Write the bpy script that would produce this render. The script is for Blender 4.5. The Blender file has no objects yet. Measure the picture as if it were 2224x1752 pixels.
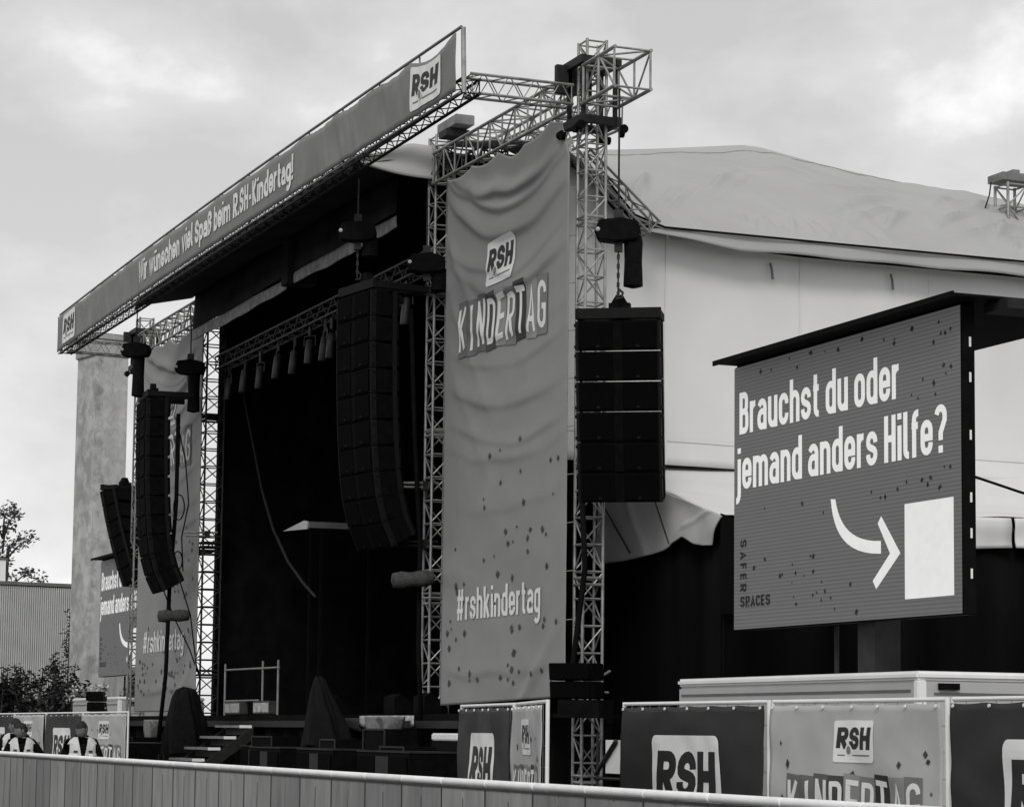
import bpy, bmesh, math, random
from mathutils import Vector, Matrix, noise
R = math.radians
random.seed(11)
scene = bpy.context.scene
COL = scene.collection

# ------------------------------------------------------------------ camera
cam = bpy.data.cameras.new('camera'); camo = bpy.data.objects.new('camera', cam); COL.objects.link(camo)
yaw, pitch, roll = R(-68.0036), R(5.7871), R(0.6251)
Fv = Vector((math.sin(yaw)*math.cos(pitch), math.cos(yaw)*math.cos(pitch), math.sin(pitch)))
R0 = Fv.cross(Vector((0, 0, 1))).normalized(); U0 = R0.cross(Fv)
Rv = R0*math.cos(roll)+U0*math.sin(roll); Uv = U0*math.cos(roll)-R0*math.sin(roll)
m = Matrix((Rv, Uv, -Fv)).transposed().to_4x4(); m.translation = (0, 0, 1.75)
camo.matrix_world = m
cam.sensor_width = 36; cam.lens = 36*5427.6/2224; cam.shift_y = (1038.9-876)/2224
cam.clip_start = 0.5; cam.clip_end = 3000
scene.camera = camo

# ------------------------------------------------------------------ world, sun, exposure
SUN_EL, SUN_AZ = R(38), R(118)          # azimuth clockwise from +Y
w = bpy.data.worlds.new('World'); scene.world = w; w.use_nodes = True
nt = w.node_tree; nt.nodes.clear(); N = nt.nodes.new; L = nt.links.new
out = N('ShaderNodeOutputWorld'); addn = N('ShaderNodeAddShader')
sky = N('ShaderNodeTexSky'); sky.sky_type = 'NISHITA'; sky.sun_disc = False
sky.sun_elevation = SUN_EL; sky.sun_rotation = SUN_AZ
bw = N('ShaderNodeRGBToBW'); b1 = N('ShaderNodeBackground'); b1.inputs[1].default_value = 0.05
L(sky.outputs[0], bw.inputs[0]); L(bw.outputs[0], b1.inputs[0])
tc = N('ShaderNodeTexCoord'); mp = N('ShaderNodeMapping'); mp.inputs['Scale'].default_value = (1, 1, 1.7)
mp.inputs['Location'].default_value = (3.18, 8.83, 8.66)
n1 = N('ShaderNodeTexNoise'); n1.inputs['Scale'].default_value = 8.5; n1.inputs['Detail'].default_value = 7
n1.inputs['Roughness'].default_value = 0.52; n1.inputs['Distortion'].default_value = 0.12
n2 = N('ShaderNodeTexNoise'); n2.inputs['Scale'].default_value = 2.6; n2.inputs['Detail'].default_value = 3
L(tc.outputs['Generated'], mp.inputs[0]); L(mp.outputs[0], n1.inputs[0]); L(mp.outputs[0], n2.inputs[0])
mx = N('ShaderNodeMath'); mx.operation = 'ADD'
mh = N('ShaderNodeMath'); mh.operation = 'MULTIPLY'; mh.inputs[1].default_value = 0.45
L(n2.outputs[0], mh.inputs[0]); L(n1.outputs[0], mx.inputs[0]); L(mh.outputs[0], mx.inputs[1])
cr = N('ShaderNodeValToRGB'); e = cr.color_ramp.elements
e[0].position = 0.60; e[0].color = (.45, .45, .45, 1); e[1].position = 0.92; e[1].color = (1, 1, 1, 1)
k = e.new(0.76); k.color = (.59, .59, .59, 1)
b2 = N('ShaderNodeBackground'); b2.inputs[1].default_value = 0.95
L(mx.outputs[0], cr.inputs[0]); L(cr.outputs[0], b2.inputs[0])
L(b1.outputs[0], addn.inputs[0]); L(b2.outputs[0], addn.inputs[1]); L(addn.outputs[0], out.inputs[0])
sl = bpy.data.lights.new('sun', 'SUN'); sl.energy = 1.3; sl.angle = R(16); sl.color = (1, .98, .95)
so = bpy.data.objects.new('sun', sl); COL.objects.link(so)
sd = Vector((math.sin(SUN_AZ)*math.cos(SUN_EL), math.cos(SUN_AZ)*math.cos(SUN_EL), math.sin(SUN_EL)))
so.rotation_euler = sd.to_track_quat('Z', 'Y').to_euler(); so.location = (0, 0, 60)
vs = scene.view_settings; vs.view_transform = 'Standard'; vs.look = 'None'; vs.exposure = 0; vs.gamma = 1
scene.display_settings.display_device = 'sRGB'

# ------------------------------------------------------------------ materials
def mat(name, v, rough=.6, var=.15, scale=3, bump=0, bscale=20, metal=0, stretch=(1, 1, 1), spec=.4, emit=0, rnd=0, det=5):
    M = bpy.data.materials.new(name); M.use_nodes = True; t = M.node_tree; n = t.nodes.new; l = t.links.new
    p = t.nodes['Principled BSDF']
    p.inputs['Roughness'].default_value = rough; p.inputs['Metallic'].default_value = metal
    p.inputs['Specular IOR Level'].default_value = spec
    c = n('ShaderNodeTexCoord'); oi = n('ShaderNodeObjectInfo'); cm = n('ShaderNodeVectorMath'); cm.operation = 'SCALE'
    cx = n('ShaderNodeCombineXYZ'); l(oi.outputs['Random'], cx.inputs[0]); l(oi.outputs['Random'], cx.inputs[1])
    l(cx.outputs[0], cm.inputs[0]); cm.inputs['Scale'].default_value = 40
    ad = n('ShaderNodeVectorMath'); ad.operation = 'ADD'
    l(c.outputs['Object'], ad.inputs[0]); l(cm.outputs[0], ad.inputs[1])
    mpn = n('ShaderNodeMapping'); mpn.inputs['Scale'].default_value = stretch; l(ad.outputs[0], mpn.inputs[0])
    ns = n('ShaderNodeTexNoise'); ns.inputs['Scale'].default_value = scale; ns.inputs['Detail'].default_value = det
    l(mpn.outputs[0], ns.inputs[0])
    mr = n('ShaderNodeMapRange'); mr.inputs['From Min'].default_value = .3; mr.inputs['From Max'].default_value = .7
    mr.inputs['To Min'].default_value = v*(1-var); mr.inputs['To Max'].default_value = v*(1+var)
    l(ns.outputs[0], mr.inputs[0]); val = mr.outputs[0]
    if rnd:
        r2 = n('ShaderNodeMapRange'); r2.inputs['To Min'].default_value = 1-rnd; r2.inputs['To Max'].default_value = 1+rnd
        l(oi.outputs['Random'], r2.inputs[0]); mu = n('ShaderNodeMath'); mu.operation = 'MULTIPLY'
        l(val, mu.inputs[0]); l(r2.outputs[0], mu.inputs[1]); val = mu.outputs[0]
    l(val, p.inputs['Base Color'])
    if emit:
        l(val, p.inputs['Emission Color']); p.inputs['Emission Strength'].default_value = emit
    if bump:
        nb = n('ShaderNodeTexNoise'); nb.inputs['Scale'].default_value = bscale; nb.inputs['Detail'].default_value = 4
        l(mpn.outputs[0], nb.inputs[0]); bp = n('ShaderNodeBump'); bp.inputs['Strength'].default_value = bump
        bp.inputs['Distance'].default_value = .05; l(nb.outputs[0], bp.inputs['Height']); l(bp.outputs[0], p.inputs['Normal'])
    return M

M = dict(
 alu=mat('aluminium', .29, .42, .35, 5, metal=.5, spec=.45),
 alu_dark=mat('dark_aluminium', .20, .5, .3, 4, metal=.4),
 steel=mat('dark_steel', .02, .6, .3, 6, metal=.2, spec=.25),
 black=mat('black_paint', .0045, .8, .4, 6, .1, 60, spec=.07),
 cabinet=mat('speaker_black', .0032, .8, .5, 8, .15, 90, spec=.06),
 grille=mat('grille_mesh', .0026, .9, .4, 60, .2, 200, spec=.04),
 edge=mat('grille_edge', .0075, .7, .3, 10, spec=.12),
 drape=mat('black_drape', .0055, .95, .5, 2, .2, 6, spec=.05),
 drape2=mat('black_skirt', .0045, .95, .6, 1.2, .25, 5, stretch=(1, 1, .15), spec=.05),
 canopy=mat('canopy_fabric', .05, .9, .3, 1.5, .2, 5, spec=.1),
 hem=mat('canopy_hem', .42, .8, .35, 5, .4, 9, spec=.2),
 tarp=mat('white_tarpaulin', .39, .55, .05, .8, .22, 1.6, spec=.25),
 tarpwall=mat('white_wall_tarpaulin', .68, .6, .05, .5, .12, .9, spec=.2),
 tarpseam=mat('wall_seam_tarpaulin', .65, .5, .05, .5, spec=.3),
 gable=mat('shaded_gable_tarpaulin', .50, .6, .12, 1.2, .3, 2.5, spec=.2),  # darker base tone paints in the shade on the awning's gable cloth
 banner=mat('banner_print_grey', .25, .5, .07, .6, .14, 3.5, spec=.3),
 fasc=mat('fascia_print_grey', .20, .6, .12, 1.5, .12, 3, spec=.2),
 dkprint=mat('dark_banner_print', .026, .6, .15, 1.5, .18, 2.2, spec=.25),
 ltprint=mat('light_banner_print', .44, .6, .08, 1.2, .2, 2.2, spec=.25),
 white=mat('white_print', .80, .6, .05, 4, spec=.25),
 ink=mat('black_print', .03, .6, .1, 4, spec=.25),
 ink2=mat('grey_print', .12, .6, .15, 3, spec=.25),
 ink3=mat('mid_grey_print', .20, .6, .15, 3, spec=.25),
 ink4=mat('charcoal_print', .06, .6, .15, 3, spec=.25),
 ta=mat('tile_print_dusk', .15, .6, .12, 3, spec=.25), tb=mat('tile_print_mid', .19, .6, .12, 3, spec=.25), tc=mat('tile_print_pale', .27, .6, .12, 3, spec=.25),
 confetti=mat('confetti_print', .06, .6, .5, 9, spec=.25),
 screenw=mat('lit_lettering', .55, .5, .03, 8, emit=.75, spec=.1),
 screenk=mat('unlit_lettering', .02, .5, .2, 8, spec=.1),
 screenc=mat('unlit_confetti', .03, .5, .6, 5, spec=.1),
 trailer=mat('trailer_panel', .42, .4, .06, 2, spec=.4),
 trim=mat('white_trim', .80, .35, .05, 3, spec=.4),
 barrier=mat('barrier_panel', .24, .55, .24, 2.2, .12, 8, metal=.15, stretch=(3, 3, .5), rnd=.22),
 groove=mat('barrier_groove', .13, .6, .4, 4, stretch=(1, 1, .4)),
 cap=mat('barrier_rail', .86, .5, .08, 6, rnd=.06),
 seam_shade=mat('barrier_seam_shade', .03, .7, .3, 6),  # dark joints, and the painted shadow line below the rail
 conc=mat('weathered_concrete', .36, .85, .28, 1.1, .35, 3, stretch=(1, 1, .5), det=9, spec=.2),
 stain=mat('damp_stain', .12, .9, .5, 3, .3, 5, spec=.1),
 hall=mat('profiled_sheet', .52, .55, .08, 1, metal=.2),
 roofedge=mat('roof_flashing', .12, .6, .2, 2),
 asphalt=mat('asphalt', .06, .9, .3, .6, .3, 12, spec=.2),
 vest=mat('hi_vis_vest', .55, .7, .12, 12, .3, 14),
 tape=mat('reflective_tape', .85, .35, .05, 5),
 cloth=mat('dark_jacket', .0045, .85, .4, 9, .4, 18, spec=.1),
 skin=mat('skin', .13, .55, .12, 9),
 hair=mat('dark_hair', .012, .7, .4, 30, .4, 60),
 leaf=mat('leaf_green_grey', .035, .8, .55, 1.2, spec=.08),
 leaf2=mat('leaf_pale', .085, .7, .5, 1.2, spec=.25),
 bark=mat('bark', .05, .9, .3, 6, .5, 12),
 tread=mat('step_tread', .20, .6, .25, 4),
 plastic=mat('clear_sheeting', .075, .3, .3, 6, .5, 6, spec=.5),
 foam=mat('cable_wrap', .05, .9, .3, 14, .5, 25),
 can=mat('lamp_housing', .035, .5, .3, 6),
 canl=mat('lamp_shell', .085, .45, .3, 6),
 lens=mat('lamp_lens', .35, .2, .2, 6),
)
def screen_mat():
    Mx = mat('lit_screen', .085, .5, .05, 1.5, emit=.55, spec=.1); t = Mx.node_tree; p = t.nodes['Principled BSDF']
    c = t.nodes.new('ShaderNodeTexCoord'); wv = t.nodes.new('ShaderNodeTexWave'); wv.bands_direction = 'Z'
    wv.inputs['Scale'].default_value = 6.5; wv.inputs['Distortion'].default_value = .15
    t.links.new(c.outputs['Object'], wv.inputs[0])
    r = t.nodes.new('ShaderNodeMapRange'); r.inputs['To Min'].default_value = .082; r.inputs['To Max'].default_value = .115
    t.links.new(wv.outputs['Fac'], r.inputs[0])
    t.links.new(r.outputs[0], p.inputs['Base Color']); t.links.new(r.outputs[0], p.inputs['Emission Color'])
    return Mx
M['screen'] = screen_mat()
def pillar_mat():
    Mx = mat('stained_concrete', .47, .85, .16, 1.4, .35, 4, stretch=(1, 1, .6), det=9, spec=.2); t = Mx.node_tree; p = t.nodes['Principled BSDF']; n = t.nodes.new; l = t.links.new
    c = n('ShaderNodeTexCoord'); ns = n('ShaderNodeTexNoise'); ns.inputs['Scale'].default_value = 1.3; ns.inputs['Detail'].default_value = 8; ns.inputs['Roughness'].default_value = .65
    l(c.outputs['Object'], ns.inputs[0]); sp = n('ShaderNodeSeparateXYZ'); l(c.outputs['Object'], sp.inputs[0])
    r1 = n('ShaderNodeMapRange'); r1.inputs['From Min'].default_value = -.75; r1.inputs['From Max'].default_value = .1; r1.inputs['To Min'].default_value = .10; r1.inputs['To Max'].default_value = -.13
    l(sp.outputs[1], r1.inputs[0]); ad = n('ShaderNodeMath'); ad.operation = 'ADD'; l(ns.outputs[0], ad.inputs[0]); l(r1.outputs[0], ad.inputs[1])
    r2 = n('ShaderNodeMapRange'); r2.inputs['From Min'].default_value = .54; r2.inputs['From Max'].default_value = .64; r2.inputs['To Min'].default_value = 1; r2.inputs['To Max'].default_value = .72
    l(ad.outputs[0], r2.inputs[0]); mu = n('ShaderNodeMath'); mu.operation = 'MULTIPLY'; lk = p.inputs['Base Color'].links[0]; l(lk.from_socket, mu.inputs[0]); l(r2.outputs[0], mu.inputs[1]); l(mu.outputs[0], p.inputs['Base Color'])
    return Mx
M['pillar'] = pillar_mat()

# ------------------------------------------------------------------ builders
def V(*a): return Vector(a)
class MB:
    def __init__(s): s.v = []; s.f = []
    def add(s, vs, fs):
        n = len(s.v); s.v += [tuple(q) for q in vs]; s.f += [tuple(i+n for i in f) for f in fs]; return s
    def obox(s, c, a, b, d):
        c, a, b, d = map(Vector, (c, a, b, d)); vs = []
        for k in (-1, 1):
            for j in (-1, 1):
                for i in (-1, 1): vs.append(c+a*i+b*j+d*k)
        return s.add(vs, [(0, 2, 3, 1), (4, 5, 7, 6), (0, 1, 5, 4), (2, 6, 7, 3), (0, 4, 6, 2), (1, 3, 7, 5)])
    def box(s, x0, x1, y0, y1, z0, z1):
        return s.obox(((x0+x1)/2, (y0+y1)/2, (z0+z1)/2), ((x1-x0)/2, 0, 0), (0, (y1-y0)/2, 0), (0, 0, (z1-z0)/2))
    def tube(s, p, q, r, n=8, r2=None):
        p, q = Vector(p), Vector(q); a = (q-p)
        if a.length < 1e-6: return s
        a.normalize(); t = a.orthogonal().normalized(); u = a.cross(t); r2 = r if r2 is None else r2
        vs = [p+(t*math.cos(2*math.pi*i/n)+u*math.sin(2*math.pi*i/n))*r for i in range(n)]
        vs += [q+(t*math.cos(2*math.pi*i/n)+u*math.sin(2*math.pi*i/n))*r2 for i in range(n)]
        return s.add(vs, [(i, (i+1) % n, n+(i+1) % n, n+i) for i in range(n)]+[tuple(range(n))[::-1], tuple(range(n, 2*n))])
    def path(s, pts, r, n=7):
        pts = [Vector(p) for p in pts]; vs = []; fs = []; t = None
        for i, p in enumerate(pts):
            a = (pts[min(i+1, len(pts)-1)]-pts[max(i-1, 0)]).normalized()
            t = a.orthogonal().normalized() if t is None else (t-a*t.dot(a)).normalized()
            u = a.cross(t); rr = r[i] if isinstance(r, (list, tuple)) else r
            vs += [p+(t*math.cos(2*math.pi*j/n)+u*math.sin(2*math.pi*j/n))*rr for j in range(n)]
        for i in range(len(pts)-1):
            for j in range(n): fs.append((i*n+j, i*n+(j+1) % n, (i+1)*n+(j+1) % n, (i+1)*n+j))
        fs += [tuple(range(n))[::-1], tuple(range((len(pts)-1)*n, len(pts)*n))]
        return s.add(vs, fs)
    def ball(s, c, rx, ry=None, rz=None, n=10, m_=7):
        ry = ry or rx; rz = rz or rx; c = Vector(c); vs = [c+V(0, 0, rz)]; fs = []
        for i in range(1, m_):
            th = math.pi*i/m_
            for j in range(n):
                ph = 2*math.pi*j/n; vs.append(c+V(rx*math.sin(th)*math.cos(ph), ry*math.sin(th)*math.sin(ph), rz*math.cos(th)))
        vs.append(c-V(0, 0, rz))
        for j in range(n): fs.append((0, 1+j, 1+(j+1) % n)); fs.append((len(vs)-1, 1+(m_-2)*n+(j+1) % n, 1+(m_-2)*n+j))
        for i in range(m_-2):
            for j in range(n): fs.append((1+i*n+j, 1+(i+1)*n+j, 1+(i+1)*n+(j+1) % n, 1+i*n+(j+1) % n))
        return s.add(vs, fs)
    def prism(s, poly, dvec):                      # closed 3D outline pushed along dvec
        n = len(poly); d = Vector(dvec); vs = [Vector(p) for p in poly]+[Vector(p)+d for p in poly]
        return s.add(vs, [tuple(range(n)), tuple(range(n, 2*n))[::-1]]+[(i, i+n, (i+1) % n+n, (i+1) % n) for i in range(n)])
    def sheet(s, fn, nu, nv, off, hole=None):      # cloth with a front, a back and rims
        off = Vector(off); P = [[Vector(fn(i/nu, j/nv)) for i in range(nu+1)] for j in range(nv+1)]; n = (nu+1)*(nv+1)
        vs = [p for r in P for p in r]+[p+off for r in P for p in r]; fs = []; q = lambda i, j: j*(nu+1)+i
        for j in range(nv):
            for i in range(nu):
                if hole and hole(i, j): continue
                a = (q(i, j), q(i+1, j), q(i+1, j+1), q(i, j+1)); fs += [a, tuple(x+n for x in a[::-1])]
        for i in range(nu):
            fs += [(q(i, 0), q(i, 0)+n, q(i+1, 0)+n, q(i+1, 0)), (q(i, nv), q(i+1, nv), q(i+1, nv)+n, q(i, nv)+n)]
        for j in range(nv):
            fs += [(q(0, j), q(0, j+1), q(0, j+1)+n, q(0, j)+n), (q(nu, j), q(nu, j)+n, q(nu, j+1)+n, q(nu, j+1))]
        return s.add(vs, fs)
    def build(s, name, mt, parent=None, smooth=False, bevel=0):
        me = bpy.data.meshes.new(name); me.from_pydata(s.v, [], s.f)
        bm = bmesh.new(); bm.from_mesh(me); bmesh.ops.recalc_face_normals(bm, faces=bm.faces)
        if bevel: bmesh.ops.bevel(bm, geom=list(bm.edges), offset=bevel, segments=2, affect='EDGES', clamp_overlap=True)
        bm.to_mesh(me); bm.free()
        if smooth:
            for p in me.polygons: p.use_smooth = True
            if smooth == 'auto':
                try: me.set_sharp_from_angle(angle=R(40))
                except Exception: pass
        me.materials.append(M[mt]); o = bpy.data.objects.new(name, me); COL.objects.link(o)
        if parent is not None: o.parent = parent
        return o
def each(s, name, mt, parent=None, smooth=False):      # every loose piece becomes an object of its own
    par = list(range(len(s.v)))
    def find(i):
        while par[i] != i: par[i] = par[par[i]]; i = par[i]
        return i
    for f in s.f:
        for i in f[1:]: par[find(i)] = find(f[0])
    grp = {}
    for f in s.f: grp.setdefault(find(f[0]), []).append(f)
    r = []
    for fs in grp.values():
        ids = sorted({i for f in fs for i in f}); mp_ = {k: j for j, k in enumerate(ids)}; q = MB(); q.v = [s.v[i] for i in ids]; q.f = [tuple(mp_[i] for i in f) for f in fs]
        r.append(q.build(name, mt, parent, smooth))
    return r
MB.each = each
def tag(o, label=None, cat=None, group=None, kind=None):
    if label: o['label'] = label
    if cat: o['category'] = cat
    if group: o['group'] = group
    if kind: o['kind'] = kind
    return o
def thing(name, label, cat, loc=(0, 0, 0), rz=0, group=None):
    o = bpy.data.objects.new(name, None); COL.objects.link(o); o.location = loc; o.rotation_euler = (0, 0, rz)
    o.empty_display_size = .2
    return tag(o, label, cat, group)
def copy_tree(o, parent=None):
    c = o.copy(); COL.objects.link(c)
    if parent is not None: c.parent = parent
    for ch in [x for x in bpy.data.objects if x.parent == o]: copy_tree(ch, c)
    return c
def dup(o, label, loc, rz=None, group=None):
    c = copy_tree(o); c.location = loc
    if rz is not None: c.rotation_euler = (0, 0, rz)
    c['label'] = label
    if group: c['group'] = group
    return c

# ---- flat printing laid on a surface S(u, v) -> point; lift pushes it proud of the cloth
def arc(cx, cy, rx, ry, a0, a1, n=5): return [(cx+rx*math.cos(R(a0+(a1-a0)*i/n)), cy+ry*math.sin(R(a0+(a1-a0)*i/n))) for i in range(n+1)]
def glyphs(t, w, xh=.74):
    b = t/2; T = 1-b; X = xh-b; r = w/2; q = r*1.05; c = w/2; m = .5
    loop = lambda lo, hi: arc(c, hi-q, r, q, 0, 180, 8)+arc(c, lo+q, r, q, 180, 360, 8)
    CL = True; G = {}
    st = lambda x, y0=0, y1=1: ([(x, y0), (x, y1)], False)
    ring = lambda lo, hi: (loop(lo, hi), True)
    bowl = lambda lo, hi, x1=w: ([(0, lo)]+arc(x1-q*.8, lo+q*.8, q*.8, q*.8, -90, 0, 4)+arc(x1-q*.8, hi-q*.8, q*.8, q*.8, 0, 90, 4)+[(0, hi)], False)
    arch = lambda x0, x1: ([(x0, X-q*1.1)]+arc((x0+x1)/2, X-q, (x1-x0)/2, q, 180, 0, 8)+[(x1, 0)], False)
    G['o'] = (w, [ring(b, X)]); G['d'] = (w, [ring(b, X), st(w)]); G['b'] = (w, [ring(b, X), st(0)]); G['p'] = (w, [ring(b, X), st(0, -.25, X+b)])
    G['g'] = (w, [ring(b, X), ([(w, X+b), (w, -.08)]+arc(c, -.08, r, .25-b, 0, -150, 7), False)])
    G['a'] = (w, [([(w, 0), (w, X-q)]+arc(c, X-q, r, q, 0, 160, 7), False), ([(w, .43)]+arc(r*.9, .43-.17, r*.9, .17, 90, 180, 4)+arc(r*.9, b+.15, r*.9, .15, 180, 270, 4)+[(w, b+.03)], False)])
    G['n'] = (w, [st(0, 0, X+b), arch(0, w)]); G['h'] = (w, [st(0), arch(0, w)])
    G['m'] = (w*1.9, [st(0, 0, X+b), arch(0, w*.95), arch(w*.95, w*1.9)])
    G['r'] = (w*.52, [st(0, 0, X+b), ([(0, X-q*1.1)]+arc(w*.6, X-q*1.1, w*.6, q*1.1, 180, 90, 6)+[(w*.66, X)], False)])
    G['u'] = (w, [([(0, X+b)]+arc(c, b+q, r, q, 180, 360, 8), False), st(w, 0, X+b)])
    G['ü'] = (w, G['u'][1]+[([(c-r*.55, .87), (c-r*.55, 1.0)], False), ([(c+r*.55, .87), (c+r*.55, 1.0)], False)])
    G['c'] = (w, [(arc(c, X-q, r, q, -12, 180, 8)+arc(c, b+q, r, q, 180, 372, 8), False)])
    G['e'] = (w, [([(.02, .37), (w, .37)]+arc(c, X-q, r, q, 0, 180, 8)+arc(c, b+q, r, q, 180, 372, 8), False)])
    S = lambda lo, hi, md: (arc(c, hi-q, r, q, -8, 180, 8)+arc(c, md+.13, r, .12, 200, 250, 2)+arc(c, md-.13, r, .12, 70, 20, 2)+arc(c, lo+q, r, q, 0, -188, 8), False)
    G['s'] = (w, [S(b, X, xh/2)]); G['S'] = (w*1.08, [S(b, T, .5)])
    G['t'] = (w*.58, [([(w*.2, .97)]+arc(w*.2+q*.8, b+q*.8, q*.8, q*.8, 180, 270, 5)+[(w*.70, b)], False), ([(-w*.12, X), (w*.70, X)], False)])
    G['i'] = (0, [st(0, 0, X+b), st(0, .87, 1.0)]); G['l'] = (w*.18, [([(0, 1)]+arc(q*.7, b+q*.7, q*.7, q*.7, 180, 270, 5)+[(w*.45, b)], False)])
    G['j'] = (0, [([(0, X+b), (0, -.06)]+arc(-q*.7, -.08, q*.7, .25-b, 0, -90, 5)+[(-w*.5, -.33+b)], False), st(0, .87, 1.0)])
    G['f'] = (w*.50, [([(w*.72, T)]+arc(w*.18+q*.8, T-q*.8, q*.8, q*.8, 90, 180, 5)+[(w*.18, 0)], False), ([(-w*.12, X), (w*.66, X)], False)])
    G['k'] = (w, [st(0), ([(.02, .27), (w*.95, X+b)], False), ([(w*.32, .44), (w, 0)], False)]); G['v'] = (w, [([(0, X+b), (c, b*.8), (w, X+b)], False)])
    G['ß'] = (w, [([(0, 0), (0, T-q)]+arc(c, T-q, r, q, 180, 0, 8)+[(w, .68), (c, .56), (w, .44), (w, b+q)]+arc(c, b+q, r, q, 0, -100, 6), False)])
    G['?'] = (w, [(arc(c, T-q, r, q, 170, 0, 8)+[(w, T-q-.10), (c, .42), (c, .26)], False), st(c, 0, .15)]); G['!'] = (0, [st(0, .28, 1), st(0, 0, .15)])
    G['.'] = (0, [st(0, 0, .16)]); G['-'] = (w*.6, [([(0, .42), (w*.6, .42)], False)])
    G['#'] = (w*1.75, [([(w*.35, 0), (w*.60, 1)], False), ([(w*1.15, 0), (w*1.40, 1)], False), ([(0, .30), (w*1.65, .30)], False), ([(w*.1, .70), (w*1.75, .70)], False)])
    G['B'] = (w, [st(0), bowl(b, .53), bowl(.53, T, w*.94)]); G['D'] = (w, [st(0), bowl(b, T)]); G['P'] = (w, [st(0), bowl(.45, T)])
    G['R'] = (w, [st(0), bowl(.47, T), ([(w*.42, .47), (w*1.02, 0)], False)]); G['H'] = (w, [st(0), st(w), ([(0, m), (w, m)], False)]); G['I'] = (0, [st(0)])
    G['K'] = (w, [st(0), ([(.02, .36), (w, 1)], False), ([(w*.30, .52), (w*1.04, 0)], False)]); G['N'] = (w, [([(0, 0), (0, 1-.0)], False), ([(0, .96), (w, .04)], False), ([(w, 0), (w, 1)], False)])
    G['E'] = (w*.85, [st(0), ([(0, b), (w*.9, b)], False), ([(0, m), (w*.8, m)], False), ([(0, T), (w*.9, T)], False)]); G['F'] = (w*.85, G['E'][1][:1]+G['E'][1][2:])
    G['T'] = (w*.95, [st(w*.475), ([(-b, T), (w*.95+b, T)], False)]); G['A'] = (w*1.1, [([(0, 0), (w*.55, T), (w*1.1, 0)], False), ([(w*.2, .28), (w*.9, .28)], False)])
    G['G'] = (w, [(arc(c, T-q, r, q, -5, 180, 8)+arc(c, b+q, r, q, 180, 360, 8)+[(w, .46), (c, .46)], False)]); G['C'] = (w, [(arc(c, T-q, r, q, -10, 180, 8)+arc(c, b+q, r, q, 180, 370, 8), False)])
    G['w'] = (w*1.5, [([(0, X+b), (w*.37, b*.9), (w*.75, X), (w*1.13, b*.9), (w*1.5, X+b)], False)])
    G['W'] = (w*1.7, [([(0, 1), (w*.42, b), (w*.85, .95), (w*1.28, b), (w*1.7, 1)], False)])
    return G
def stroke(pts, closed, t):
    P = [Vector((x, y)) for x, y in pts]; Q = [P[0]]
    for p in P[1:]:
        if (p-Q[-1]).length > 1e-4: Q.append(p)
    if closed and (Q[0]-Q[-1]).length < 1e-4: Q.pop()
    n = len(Q); vs = []; h = t/2
    for i in range(n):
        a = Q[i]-Q[i-1] if (i > 0 or closed) else None; b = Q[(i+1) % n]-Q[i] if (i < n-1 or closed) else None
        a = a.normalized() if a else None; b = b.normalized() if b else None
        if a is None: nn = Vector((-b.y, b.x))
        elif b is None: nn = Vector((-a.y, a.x))
        else:
            na = Vector((-a.y, a.x)); nb = Vector((-b.y, b.x)); mm = na+nb
            nn = mm.normalized()*min(1.6, 1/max(.3, mm.normalized().dot(na))) if mm.length > 1e-3 else na
        vs += [tuple(Q[i]+nn*h), tuple(Q[i]-nn*h)]
    k = n if closed else n-1
    return vs, [(2*i, 2*i+1, 2*((i+1) % n)+1, 2*((i+1) % n)) for i in range(k)]
GC = {}
def text2d(s_, t=.165, w=.32, gap=.085, word=.24, norm=False):
    key = (t, w)
    if key not in GC: GC[key] = glyphs(t, w)
    x = 0; vs = []; fs = []; ly = []
    for ch in s_:
        if ch == ' ': x += word; continue
        wd, sts = GC[key][ch]; x += t/2
        for j, (pts, cl) in enumerate(sts):
            a, f = stroke([(px+x, py) for px, py in pts], cl, t); n = len(vs); vs += a; fs += [tuple(i+n for i in q) for q in f]; ly += [j]*len(a)
        x += wd+t/2+gap
    x1 = x-gap
    if norm:
        y0 = min(v[1] for v in vs); y1 = max(v[1] for v in vs); xa = min(v[0] for v in vs); xb = max(v[0] for v in vs)
        return [((a-xa)/(xb-xa), (b-y0)/(y1-y0), l) for (a, b), l in zip(vs, ly)], fs
    return [(a/x1, b, l) for (a, b), l in zip(vs, ly)], fs      # v 0 = baseline, 1 = cap height
def place(shape, u0, u1, v0, v1, slant=0, rise=0):
    vs, fs = shape
    return [(u0+(u1-u0)*q[0]+slant*(q[1]-.5), v0+(v1-v0)*q[1]+rise*(q[0]-.5), q[2] if len(q) > 2 else 0) for q in vs], fs
def rrect(u0, u1, v0, v1, r, n=4):
    pts = []
    for cx, cy, a0 in ((u1-r, v1-r, 0), (u0+r, v1-r, 90), (u0+r, v0+r, 180), (u1-r, v0+r, 270)):
        for i in range(n+1): a = R(a0+90*i/n); pts.append((cx+r*math.cos(a), cy+r*math.sin(a)))
    return pts, [tuple(range(len(pts)))]
def join2d(*shapes):
    vs = []; fs = []
    for a, b in shapes: n = len(vs); vs += list(a); fs += [tuple(i+n for i in f) for f in b]
    return vs, fs
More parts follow.
